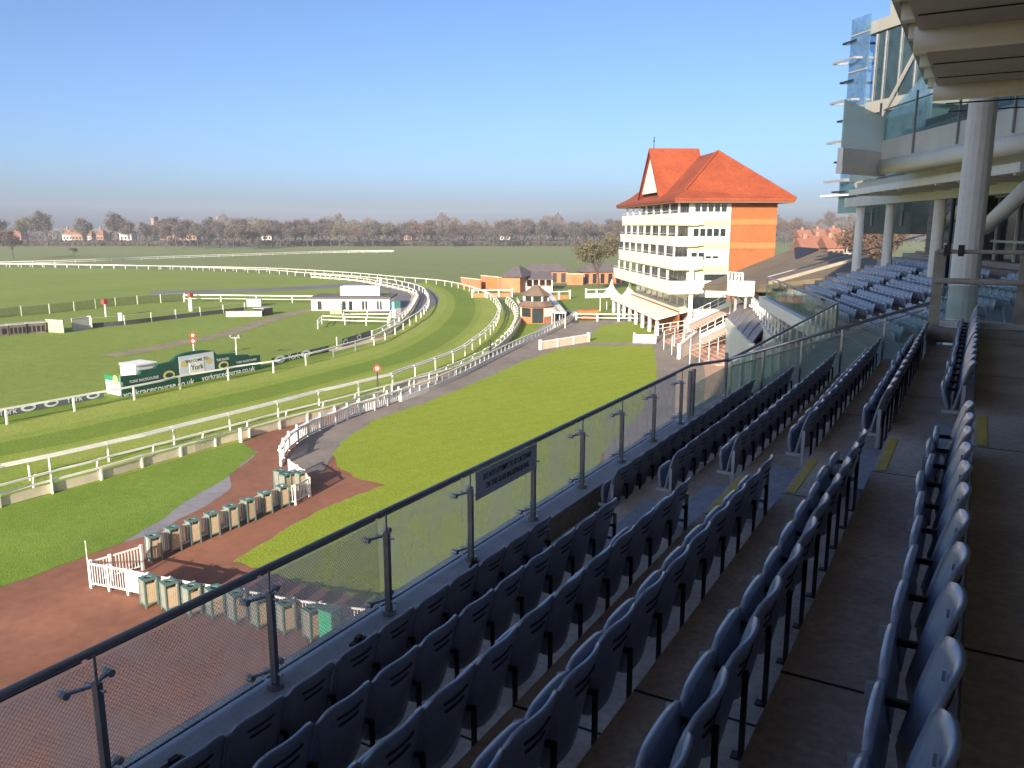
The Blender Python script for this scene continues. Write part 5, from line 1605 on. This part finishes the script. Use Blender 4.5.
for k, (xa_, ya_, xb_, yb_, za_, zb_) in enumerate(((688, 322, 735, 300, 3.0, 6.2), (700, 336, 748, 312, 2.0, 5.2), (655, 333, 700, 326, 1.1, 1.5))):
    a, b = on_z(xa_, ya_, za_), on_z(xb_, yb_, zb_)
    mb = MB(); mb.bar(a + Vector((0, 0, .9)), b + Vector((0, 0, .9)), .07, .07); mb.bar(a + Vector((0, 0, .45)), b + Vector((0, 0, .45)), .05, .05)
    part(mb, 'stair_rail', M['white'], t)
    for j in range(7):
        p = a.lerp(b, j / 6); mb = MB(); mb.box(p.x - .035, p.x + .035, p.y - .035, p.y + .035, p.z, p.z + .87); part(mb, 'rail_post', M['white'], t)
    if k < 2:
        dv = (b - a); n_st = 14; hd_ = Vector((dv.x, dv.y, 0)); hl_ = hd_.length; hd_.normalize(); hn_ = Vector((-hd_.y, hd_.x, 0))
        if hn_.dot(hf) < 0: hn_ = -hn_
        a0_ = Vector((a.x, a.y, 0))
        for j in range(n_st):
            zt_ = a.z + dv.z * (j + .5) / n_st
            mb = MB(); mb.obox(a0_, hd_, hn_, hl_ * j / n_st + .004, hl_ * (j + 1) / n_st, .1, 2.4, max(0, zt_ - .9), zt_); part(mb, 'stair_tread', M['pinkc'], t)
        mb = MB()
        r_ = [a + hn_ * 2.45 + Vector((0, 0, .9)), b + hn_ * 2.45 + Vector((0, 0, .9))]
        mb.bar(r_[0], r_[1], .07, .07); part(mb, 'stair_rail', M['white'], t)
        for j in range(7):
            p = a.lerp(b, j / 6) + hn_ * 2.45; mb = MB(); mb.box(p.x - .035, p.x + .035, p.y - .035, p.y + .035, p.z, p.z + .87); part(mb, 'rail_post', M['white'], t)
        mb = MB(); mb.bar(a + Vector((0, 0, -.1)), b + Vector((0, 0, -.1)), .08, .45); part(mb, 'stringer', M['mwhite'], t)
# crowd rails across the pink steps
for k, (xa_, ya_, xb_, yb_) in enumerate(((672, 345, 722, 330), (664, 340, 712, 325), (690, 356, 735, 341))):
    a, b = on_z(xa_, ya_, 1.2), on_z(xb_, yb_, 1.4)
    for dz in (.95, .5):
        mb = MB(); mb.bar(a + Vector((0, 0, dz)), b + Vector((0, 0, dz)), .05, .06); part(mb, 'crowd_rail', M['white'], t)
    for j in range(6):
        p = a.lerp(b, j / 5); mb = MB(); mb.box(p.x - .03, p.x + .03, p.y - .03, p.y + .03, 0.2, p.z + .92); part(mb, 'rail_post', M['white'], t)

# ================================================================== PAVILION, KIOSK, STABLES, TENTS
M['slate'] = mat('slate_roof', (0.105, 0.085, 0.085), 0.7, scale=0.8, c2=(0.15, 0.125, 0.12), fine=(5, 0.14))
M['browntile'] = mat('brown_tile', (0.13, 0.085, 0.06), 0.85, scale=0.8, c2=(0.19, 0.13, 0.095), fine=(6, 0.16))
M['obrick'] = mat('orange_wall', (0.44, 0.17, 0.075), 0.85, 0.14, 0.7, fine=(5, 0.14))
def house(name, label, cat, a, b, depth, z_eave, z_ridge, wallm, roofm, group=None, over=.5, doors=0, hip=.35, base_z=0.0):
    """ridged building whose front wall stands between two ground points"""
    v = VP(a, b, base_z)
    t = empty(name, v.a, 0, label, cat, group)
    mb = MB(); mb.obox(v.a, v.d, v.n, 0, v.L, -depth, 0, 0, z_eave - base_z); part(mb, 'wall', wallm, t)
    o_ = lambda u, w_, z: v.a + v.d * u + v.n * w_ + Vector((0, 0, z - base_z))
    e = [o_(-over, over, z_eave), o_(v.L + over, over, z_eave), o_(v.L + over, -depth - over, z_eave), o_(-over, -depth - over, z_eave)]
    hi = min(hip * depth, v.L * .45)
    r0, r1 = o_(hi, -depth / 2, z_ridge), o_(v.L - hi, -depth / 2, z_ridge)
    mb = MB(); mb.face([e[0], e[1], r1, r0]); mb.face([e[1], e[2], r1]); mb.face([e[2], e[3], r0, r1]); mb.face([e[3], e[0], r0]); mb.face([p - Vector((0, 0, .02)) for p in e[::-1]])
    part(mb, 'roof', roofm, t)
    for k in range(doors):
        u = v.L * (k + .22) / doors
        mb = MB(); panel_poly(mb, v, rect(v, u, u + v.L / doors * .5, base_z + .1, base_z + (z_eave - base_z) * .85), .03, .026); fix_normals(part(mb, 'door', M['black'], t))
    return t, v
house('pavilion', 'brick pavilion under a dark hipped roof with skylight beside the end of the track bend', 'pavilion', (502, 292), (520, 292.5), 9, 3.0, 5.2, M['obrick'], M['slate'], hip=.5)
vv = VP((520, 291), (552, 291))
t = empty('veranda', vv.a, 0, 'open veranda with low slate roof on white posts attached right of the pavilion', 'veranda')
mb = MB(); mb.extr([vv.P(0, 2.3, .6), vv.P(vv.L, 2.3, .6), vv.P(vv.L, 3.6, -4), vv.P(0, 3.6, -4)], (0, 0, .15)); fix_normals(part(mb, 'roof', M['slate'], t))
for k in range(6):
    mb = MB(); q = vv.P(vv.L * k / 5, 0, .3); mb.box(q.x - .1, q.x + .1, q.y - .1, q.y + .1, 0, 2.3); part(mb, 'post', M['mwhite'], t)
mb = MB(); mb.obox(vv.a, vv.d, vv.n, 0, vv.L, -4, -3.7, 0, 3.4); part(mb, 'rear_wall', M['obrick'], t)
mb = MB(); mb.obox(vv.a, vv.d, vv.n, 0, vv.L, .2, .3, 0, .9); part(mb, 'parapet', M['mwhite'], t)
house('stable_block', 'long low stable block with a dark roof and shaded bays behind the pavilion', 'stables', (524, 283), (568, 283), 6, 2.7, 4.3, M['obrick'], M['slate'], 'stables behind the court', doors=5)
house('stable_block', 'low stable block with dark bays standing behind the tree', 'stables', (583, 284), (622, 283.5), 6, 2.7, 4.4, M['obrick'], M['slate'], 'stables behind the court', doors=5)
for k, (a, b, h, lab) in enumerate((((461, 287), (480, 289.5), 2.0, 'low brick wall with pale coping at the left end of the orange walls'), ((481, 288), (502, 290.5), 2.6, 'taller orange wall with paler middle next to the pavilion'), ((567, 285), (583, 285), 2.4, 'orange wall between the two stable blocks'))):
    v = VP(a, b); t = empty('brick_wall', v.a, 0, lab, 'wall')
    mb = MB(); mb.obox(v.a, v.d, v.n, 0, v.L, -.3, 0, 0, h); part(mb, 'wall', M['obrick'], t)
    mb = MB(); mb.obox(v.a, v.d, v.n, -.05, v.L + .05, -.36, .06, h + .003, h + .14); part(mb, 'coping', M['cream'], t)
    if k: 
        mb = MB(); mb.obox(v.a, v.d, v.n, v.L * .3, v.L * .75, .003, .03, .3, h - .2); part(mb, 'gate', M['mband'], t)
for a, b, h, lab in (((472, 297.5), (512, 297), 1.3, 'white topped brick garden wall before the pavilion'), ((548, 300), (570, 299), 1.4, 'white railed brick wall at the left of the court gateway'), ((586, 298), (607, 297.5), 1.5, 'white railed wall at the right of the court gateway'),
                     ((541, 350), (589, 342), 0.85, 'cream panelled wall at the top left corner of the lawn'), ((634, 343), (655, 343.5), 0.9, 'cream panelled wall at the right end of the court lawn'), ((576, 321), (640, 322), 1.0, 'white rail fence in front of the orange skip')):
    v = VP(a, b); t = empty('garden_wall', v.a, 0, lab, 'wall')
    solid = 'cream' in lab
    mb = MB(); mb.obox(v.a, v.d, v.n, 0, v.L, -.15 if 'fence' not in lab else -.1, 0, 0 if 'fence' not in lab else .45, h * (.95 if solid else .55)); part(mb, 'panel', M['cream'] if solid else (M['obrick'] if 'brick' in lab else M['mwhite']), t)
    mb = MB(); mb.obox(v.a, v.d, v.n, 0, v.L, -.2, .05, h - .05, h + .08); part(mb, 'rail', M['mwhite'], t)
    n = max(2, int(v.L / 2.4))
    for k in range(n + 1):
        mb = MB(); mb.obox(v.a, v.d, v.n, v.L * k / n - .12, v.L * k / n + .12, -.22, .07, 0, h + (.25 if k in (0, n) else .1)); part(mb, 'post', M['mwhite'], t)
# octagonal kiosk
c = on_z(536, 322); dep = (c - EYE).dot(FWD)
kr = 23 * dep / FPX * .82
t = empty('octagonal_kiosk', c, 0, 'octagonal brick kiosk with two-tier brown tiled roof by the outer rails', 'kiosk')
def octo(r, z, ph=.2): return [Vector((r * math.cos(ph + k * math.pi / 4), r * math.sin(ph + k * math.pi / 4), z)) for k in range(8)]
def frust(r0, z0, r1, z1, m, name, par):
    mb = MB(); a, b = octo(r0, z0), octo(r1, z1)
    for k in range(8): mb.face([a[k], a[(k + 1) % 8], b[(k + 1) % 8], b[k]])
    mb.face(a[::-1]); mb.face(b)
    return mb.build(name, m, par)
frust(kr * .86, 0, kr * .86, 2.3, M['obrick'], 'wall', t)
for k in range(8):
    a_ = .2 + (k + .5) * math.pi / 4
    n_ = Vector((math.cos(a_), math.sin(a_), 0)); s_ = Vector((-n_.y, n_.x, 0))
    mb = MB(); mb.obox(n_ * (kr * .86 * math.cos(math.pi / 8)), s_, n_, -.75, .75, .003, .05, .9 if k % 2 else .1, 2.1); mb.build('window', M['mwhite'] if k % 3 == 1 else M['glass_dark'], t)
rf = frust(kr * 1.02, 2.303, kr * .70, 3.0, M['browntile'], 'lower_roof', t)
frust(kr * .66, 3.003, kr * .66, 3.7, M['glass_dark'], 'lantern', t)
for k in range(8):
    p = octo(kr * .67, 3.0)[k]; mb = MB(); mb.box(p.x - .1, p.x + .1, p.y - .1, p.y + .1, 3.003, 3.7); mb.build('lantern_post', M['mwhite'], t)
frust(kr * .84, 3.703, kr * .12, 5.1, M['browntile'], 'upper_roof', t)
# covered walkway with a white roof behind the kiosk
a, b = on_z(545, 292, 2.0), on_z(560, 313, 2.0)
d_ = (b - a); L_ = d_.length; d_.normalize(); n_ = Vector((d_.y, -d_.x, 0)); ag = Vector((a.x, a.y, 0))
t = empty('covered_walkway', ag, 0, 'narrow covered walkway with pale roof running behind the octagonal kiosk', 'walkway')
mb = MB(); mb.obox(ag, d_, n_, 0, L_, -.8, .8, 1.95, 2.1); part(mb, 'roof', M['mwhite'], t)
mb = MB(); mb.obox(ag, d_, n_, 0, L_, .15, .4, 2.103, 2.25); part(mb, 'ridge', M['conc'], t)
for k in range(8):
    for s in (-1, 1):
        q = ag + d_ * (L_ * k / 7) + n_ * (s * .7); mb = MB(); mb.box(q.x - .05, q.x + .05, q.y - .05, q.y + .05, 0, 1.95); part(mb, 'post', M['mwhite'], t)
# tents
def tent(label, px, py, wpx):
    c = on_z(px, py); dep = (c - EYE).dot(FWD); r = wpx / 2 * dep / FPX
    t = empty('pole_tent', c, 0, label, 'tent', 'pole tents')
    mb = MB(); n = 20; rings = []
    for j, (f, z) in enumerate(((1.0, 2.3), (.62, 2.75), (.34, 3.3), (.14, 4.0), (.02, 4.9))):
        r_ = []
        for k in range(n):
            a_ = 2 * math.pi * k / n; sc_ = 1 + .08 * math.cos(4 * a_) * f
            r_.append((r * f * sc_ * math.cos(a_), r * f * sc_ * math.sin(a_), z))
        rings.append(r_)
    for j in range(4):
        for k in range(n): mb.face([rings[j][k], rings[j][(k + 1) % n], rings[j + 1][(k + 1) % n], rings[j + 1][k]])
    mb.build('canopy', mat('tent_canvas', (0.72, 0.69, 0.50), 0.7, 0.05), t, True)
    for k in range(4):
        a_ = math.pi / 4 + k * math.pi / 2; mb = MB(); mb.tube([(r * .9 * math.cos(a_), r * .9 * math.sin(a_), 0), (r * .9 * math.cos(a_), r * .9 * math.sin(a_), 2.35)], .06, 8); mb.build('pole', M['mwhite'], t)
tent('cream pole tent with peaked top, left of two beside the red-roofed stand', 611, 311, 26)
tent('cream pole tent with peaked top, right of two beside the red-roofed stand', 629, 313, 24)
v = VP((584, 320.5), (599, 319.5))
t = empty('orange_skip', v.a, 0, 'orange open skip behind the white rail fence on the court', 'skip')
mb = MB()
ring0 = [v.P(0.25, .1, 0), v.P(v.L - .25, .1, 0), v.P(v.L, 1.3, 0), v.P(0, 1.3, 0)]
mb.extr(ring0, -v.n * 1.5); fix_normals(part(mb, 'body', mat('skip_orange', (0.62, 0.19, 0.04), 0.6), t))
mb = MB(); mb.obox(v.a, v.d, v.n, -.05, v.L + .05, -1.55, .05, 1.303, 1.38); part(mb, 'rim', mat('skip_rim', (0.45, 0.13, 0.03), 0.6), t)
# parked car left of the covered walkway
c = on_z(557, 317)
t = empty('parked_car', c, YAW, 'dark parked car on the grey path beside the octagonal kiosk', 'car')
mb = MB()
prof = [(-2.0, .35), (2.0, .35), (2.05, .8), (1.2, .95), (.6, 1.42), (-1.2, 1.42), (-1.8, .95), (-2.05, .85)]
mb.extr([(x, -.8, z) for x, z in prof], (0, 1.6, 0)); fix_normals(mb.build('body', mat('car_paint', (0.03, 0.035, 0.04), 0.25, spec=.8), t))
mb = MB(); mb.extr([(x, -.81, z) for x, z in ((1.0, .98), (.55, 1.36), (-1.1, 1.36), (-1.6, .98))], (0, 1.62, 0)); fix_normals(mb.build('windows', M['glass_dark'], t))
for x in (-1.25, 1.25):
    for y in (-.78, .78):
        mb = MB(); mb.tube([(x, y - .1, .33), (x, y + .1, .33)], .33, 14); mb.build('wheel', M['black'], t)

# ================================================================== TREES, HOUSES AND THE FAR EDGE OF THE MEADOW
M['bark'] = mat('winter_bark', (0.075, 0.058, 0.045), 0.9, 0.25, 1.5)
twigs = [mat('twigs_brown', (0.105, 0.080, 0.062), 0.9, 0.25, 0.25), mat('twigs_grey', (0.092, 0.080, 0.066), 0.9, 0.25, 0.25),
         mat('twigs_olive', (0.125, 0.108, 0.060), 0.9, 0.25, 0.25), mat('evergreen', (0.030, 0.042, 0.026), 0.9, 0.3, 0.3),
         mat('twigs_rust', (0.125, 0.078, 0.055), 0.9, 0.25, 0.25)]
def make_tree(name, seed, h, spread, nleaf, tw, conifer=False, leaf=1.0, lift=.22):
    """tapered trunk, forked limbs and a crown of many fine twig sprays"""
    rnd = random.Random(seed)
    t = empty(name)
    mb = MB(); tips = []
    def limb(p, d, L, r, lvl):
        mid = p + d * (L * .5) + Vector((rnd.uniform(-1, 1), rnd.uniform(-1, 1), rnd.uniform(-.3, .6))) * L * .07
        e = p + d * L + Vector((0, 0, L * .05))
        mb.tube([p, mid, e], r, 6 if lvl < 2 else 4, r1=r * .55, cap=False)
        if lvl >= 3:
            tips.append(e); tips.append(mid); return
        for k in range(rnd.choice((2, 3, 3)) if lvl else 5):
            a = rnd.uniform(0, 6.28); s = rnd.uniform(.45, .95) if lvl else rnd.uniform(.35, .9)
            nd = (d + Vector((math.cos(a), math.sin(a), rnd.uniform(-.25, .35))) * s * spread).normalized()
            limb(p.lerp(e, rnd.uniform(.55, 1)) if lvl else p + d * (L * rnd.uniform(.55, 1)), nd, L * rnd.uniform(.55, .8), r * .55, lvl + 1)
    if conifer:
        mb.tube([(0, 0, 0), (0, 0, h * .96)], h * .018, 6, r1=.03)
        for k in range(60):
            f = rnd.random(); z = h * (.12 + .86 * f); a = rnd.uniform(0, 6.28); rr = h * .17 * (1 - f) ** .8 * rnd.uniform(.4, 1)
            tips.append(Vector((rr * math.cos(a), rr * math.sin(a), z)))
    else:
        limb(Vector((0, 0, 0)), Vector((rnd.uniform(-.05, .05), rnd.uniform(-.05, .05), 1)).normalized(), h * .38, h * .022, 0)
    mb.build('trunk', M['bark'], t)
    zs = max(p.z for p in tips)
    cr = MB()
    for k in range(nleaf):
        c = rnd.choice(tips) + Vector((rnd.gauss(0, 1), rnd.gauss(0, 1), rnd.gauss(0, .8))) * h * (.055 if not conifer else .02)
        if c.z < h * lift and not conifer: continue
        d = Vector((rnd.gauss(0, 1), rnd.gauss(0, 1), rnd.gauss(.5, .8))).normalized()
        s = d.cross(Vector((rnd.gauss(0, 1), rnd.gauss(0, 1), rnd.gauss(0, 1)))).normalized()
        L, W = h * .046 * leaf * rnd.uniform(.6, 1.4), h * .0068 * leaf * rnd.uniform(.6, 1.4)
        cr.face([c - s * W, c + s * W, c + d * L + s * W * .3, c + d * L - s * W * .3])
    cr.build('crown', tw, t)
    return t
def place(proto, first, p, sc, rz, label, group):
    o = proto if first else copy_tree(proto)
    o.location = p; o.rotation_euler = (0, 0, rz); o.scale = (sc, sc, sc)
    return tag(o, label, 'tree', group)
# the single tree by the stables
tr = make_tree('bare_tree', 11, 12.5, 1.0, 9000, twigs[2], leaf=.85)
c = on_z(597, 294)
place(tr, True, c, 1.0, 0.5, 'big olive-brown bare tree standing in front of the stables', None)
# tree line
protos = [make_tree('bare_tree', 20 + k, 17, (.9, 1.05, .8, .95, 1.1, .85)[k], 5200, (twigs[0], twigs[1], twigs[0], twigs[2], twigs[1], twigs[4])[k], leaf=1.25) for k in range(6)]
con = make_tree('pine_tree', 40, 18, 1, 2600, twigs[3], True, 1.3)
usedp = set()
rnd = random.Random(3)
tl = []
for x, yb, s in ((-4, 247, 1.0), (14, 259, .95), (28, 246, 1.0), (48, 246.5, 1.18), (84, 246.5, 1.05), (112, 246, 1.15), (130, 246, .85), (148, 247, .95)):
    tl.append((x, yb, s))
x = 160.0
while x < 628:
    tl.append((x, rnd.uniform(246.0, 250.0) if x < 260 else rnd.uniform(244.6, 247.2), rnd.uniform(.82, 1.12)))
    x += rnd.uniform(5.0, 8.0)
for k, (x, yb, s) in enumerate(tl):
    p = on_z(x, yb)
    d = (p - EYE).length
    j = rnd.randrange(6)
    hh = (25 if x < 160 else 23.5) * s * d / FPX
    place(protos[j], j not in usedp, p, hh / 17 * 1.06, rnd.uniform(0, 6), 'bare winter tree on the far edge of the meadow, %s from the left' % ordinal(k), 'trees on the far meadow edge')
    usedp.add(j)
firstc = True
for k, (x, yb, h) in enumerate(((158, 244, 24), (165, 244, 22), (171, 244, 22), (212, 243.5, 24), (608, 243, 14))):
    p = on_z(x, yb); d = (p - EYE).length
    o = con if firstc else copy_tree(con); firstc = False
    o.location = p; sc = h * d / FPX / 18; o.scale = (sc, sc, sc)
    tag(o, 'dark evergreen rising behind the far tree line, %s from the left' % ordinal(k), 'tree', 'evergreens behind the far tree line')
# small bush on the meadow
bsh = make_tree('bush', 60, 5, 1.2, 900, twigs[0], leaf=1.6, lift=.05); p = on_z(74, 257.5); bsh.location = p
tag(bsh, 'lone rounded brown bush out on the meadow', 'bush')
# right-hand side: trees between the stand and the columns
rt = []
for k, (x, yb, h) in enumerate(((786, 244, 26), (797, 243, 24), (806, 241, 20), (818, 240, 22), (829, 239, 26), (838, 240, 24), (846, 239, 22), (873, 247, 46), (862, 246, 34), (883, 247, 40), (812, 243, 16), (792, 246, 16))):
    p = on_z(x, yb); d = (p - EYE).length
    j = (5, 0, 1, 5, 0, 2, 1, 5, 5, 4, 0, 2)[k]
    if k in (7, 8, 9):
        p = at_d(x, yb, 170); p.z = 0; d = (p - EYE).length; h = (13 + 34 * .2) * FPX / d * (1.0, .85, .95)[k - 7] - 12
    place(protos[j], j not in usedp, p, h * d / FPX / 17, rnd.uniform(0, 6), 'reddish bare tree seen between the red-roofed stand and the columns, %s from the left' % ordinal(k), 'trees behind the far wing')
    usedp.add(j)
# wood behind: one mass of twigs a long way off
wd_ = MB(); rnd2 = random.Random(9)
for k in range(42000):
    x = rnd2.uniform(-60, 1000)
    dist = rnd2.uniform(650, 790)
    q = at_d(x, 226, dist)
    hh = 15.5 + 3.5 * math.sin(x * .06) + 2.5 * math.sin(x * .171 + 1) + 1.8 * math.sin(x * .43)
    if x < 160: hh *= .62
    z = rnd2.uniform(0, 1) ** .75 * hh
    s = Vector((RT.x, RT.y, rnd2.uniform(-1, 1))).normalized() * rnd2.uniform(.4, 1.1)
    u = Vector((rnd2.uniform(-.6, .6), rnd2.uniform(-.6, .6), 1)) * rnd2.uniform(1, 2.4)
    c = Vector((q.x, q.y, z))
    wd_.face([c - s, c + s, c + s * .4 + u, c - s * .4 + u])
o = wd_.build('far_wood', mat('far_wood_twigs', (0.085, 0.070, 0.060), 0.95, 0.25, .05)); o['kind'] = 'stuff'
o['label'] = 'continuous brown winter wood behind the far tree line'; o['category'] = 'wood'
hd = MB()
for k in range(7000):
    x = rnd2.uniform(-60, 640); q = on_z(x, rnd2.uniform(244.2, 246.3)); z = rnd2.uniform(0, 2.6)
    s = RT * rnd2.uniform(.4, 1.2); c = Vector((q.x, q.y, z)); u = Vector((rnd2.uniform(-.5, .5), rnd2.uniform(-.5, .5), 1)) * rnd2.uniform(.6, 1.4)
    hd.face([c - s, c + s, c + s * .4 + u, c - s * .4 + u])
o = hd.build('hedge_scrub', mat('scrub', (0.050, 0.042, 0.030), 0.95, 0.3, .1)); o['kind'] = 'stuff'
o['label'] = 'dark scrub and hedge along the far edge of the meadow'; o['category'] = 'hedge'
# houses among the trees
M['hbrick'] = mat('house_brick', (0.28, 0.16, 0.11), 0.85, 0.12, .4)
M['hwhite'] = mat('house_render', (0.44, 0.41, 0.37), 0.8, 0.08, .4)
M['hroof'] = mat('house_tile', (0.26, 0.105, 0.065), 0.85, 0.15, .4)
HB = [(63, 73, 1), (72, 83, 0), (88, 92, 1), (120, 132, 1), (97, 104, 0), (160, 172, 0), (173, 185, 0), (186, 197, 0), (10, 22, 0), (262, 272, 1), (404, 412, 0), (500, 510, 1)]
for k, (x0, x1, c_) in enumerate(sorted(HB)):
    yb = 244.3
    t, v = house('far_house', 'distant %s house among the bare trees, %s from the left' % ('pale' if c_ else 'brick', ordinal(k)), 'house', (x0, yb), (x1, yb), 9, 6.0 + (k % 3), 9.5 + (k % 3), M['hwhite'] if c_ else M['hbrick'], M['hroof'], 'houses among the far trees')
    mb = MB(); q = v.P(v.L * .3, 0, -4.5); mb.box(q.x - .6, q.x + .6, q.y - .6, q.y + .6, 8, 11.8 + k % 3); part(mb, 'chimney', M['hbrick'], t)
    for j in range(3):
        for z in (1.0, 3.8):
            mb = MB(); u = v.L * (.12 + .3 * j); panel_poly(mb, v, rect(v, u, u + v.L * .16, z, z + 1.5), .05, .045); fix_normals(part(mb, 'window', M['glass_dark'], t))
for k, (x0, x1, yt, c_) in enumerate(((154.5, 158.5, 219.5, 'hbrick'), (218.5, 220.5, 218, 'hbrick'), (221.5, 223, 219, 'hbrick'), (250.5, 252, 223, 'hbrick'))):
    q = at_d(x0, 226, 760); q.z = 0; w2 = (x1 - x0) * 760 / FPX / 2; h = 13 + (226 - yt) * 760 / FPX
    t = empty('far_tower', q, 0, 'tall thin brick chimney tower over the far trees, %s from the left' % ordinal(k), 'chimney', 'chimney towers over the far trees')
    mb = MB(); mb.box(-w2, w2, -w2, w2, 0, h); mb.build('shaft', M['hbrick'], t)
    mb = MB(); mb.box(-w2 * 1.2, w2 * 1.2, -w2 * 1.2, w2 * 1.2, h + .01, h + 1.0); mb.build('cap', M['hbrick'], t)
q = at_d(451.5, 226, 800); q.z = 0
t = empty('white_block', q, 0, 'white high block just showing over the far tree tops', 'building')
mb = MB(); mb.box(-3.2, 3.2, -4, 4, 0, 18); mb.build('wall', M['mwhite'], t)
mb = MB(); mb.box(-2.4, 2.4, -3, 3, 18.01, 19.4); mb.build('roof_box', M['mwhite'], t)
# red roofs right of the stand
for k, (x0, x1, yb, dep, hs) in enumerate(((803, 818, 246, 210, 7.0), (815, 831, 245, 225, 7.4), (828, 845, 245.5, 215, 7.2), (842, 858, 245, 230, 7.8), (800, 812, 240, 330, 8.5), (816, 826, 239, 350, 8.8), (832, 842, 238, 345, 9.2))):
    A0, A1 = at_d(x0, yb, dep), at_d(x1, yb, dep)
    class Q: pass
    v = VP.__new__(VP); v.a = Vector((A0.x, A0.y, 0)); v.b = Vector((A1.x, A1.y, 0)); v.z = 0
    v.d = v.b - v.a; v.L = v.d.length; v.d.normalize(); v.n = Vector((v.d.y, -v.d.x, 0))
    if v.n.dot(EYE - v.a) < 0: v.n = -v.n
    t = empty('red_house', v.a, 0, 'house with orange-red tiled roof beyond the brown canopy, %s of the cluster' % ORD[k], 'house', 'red roofs beyond the brown canopy')
    mb = MB(); mb.obox(v.a, v.d, v.n, 0, v.L, -8, 0, 0, hs); part(mb, 'wall', M['hwhite'] if k % 2 else M['hbrick'], t)
    zr = hs + 3.0
    e = [v.P(-.4, hs, .5), v.P(v.L + .4, hs, .5), v.P(v.L + .4, hs, -8.5), v.P(-.4, hs, -8.5)]; r0, r1 = v.P(-.4, zr, -4), v.P(v.L + .4, zr, -4)
    mb = MB(); mb.face([e[0], e[1], r1, r0]); mb.face([e[2], e[3], r0, r1]); mb.face([e[1], e[2], r1]); mb.face([e[3], e[0], r0]); part(mb, 'roof', M['hroof'], t)
    mb = MB(); mb.obox(v.a, v.d, v.n, v.L * .3, v.L * .3 + .9, -4.4, -3.6, hs, zr + 1); part(mb, 'chimney', M['hbrick'], t)
    for j in range(3):
        mb = MB(); u = v.L * (.12 + .3 * j); panel_poly(mb, v, rect(v, u, u + v.L * .18, hs - 2.2, hs - .7), .05, .045); fix_normals(part(mb, 'window', M['glass_dark'], t))

# ================================================================== WINTER HAZE
hm = bpy.data.materials.new('haze')
hm.use_nodes = True
ht = hm.node_tree
ht.nodes.remove(ht.nodes['Principled BSDF'])
pv = ht.nodes.new('ShaderNodeVolumePrincipled')
pv.inputs['Color'].default_value = (0.86, 0.88, 0.98, 1)
pv.inputs['Density'].default_value = 0.00028
ht.links.new(pv.outputs['Volume'], ht.nodes['Material Output'].inputs['Volume'])
mb = MB(); mb.box(-1250, 700, -90, 1500, -1, 46)
o = mb.build('haze', hm); o['kind'] = 'stuff'
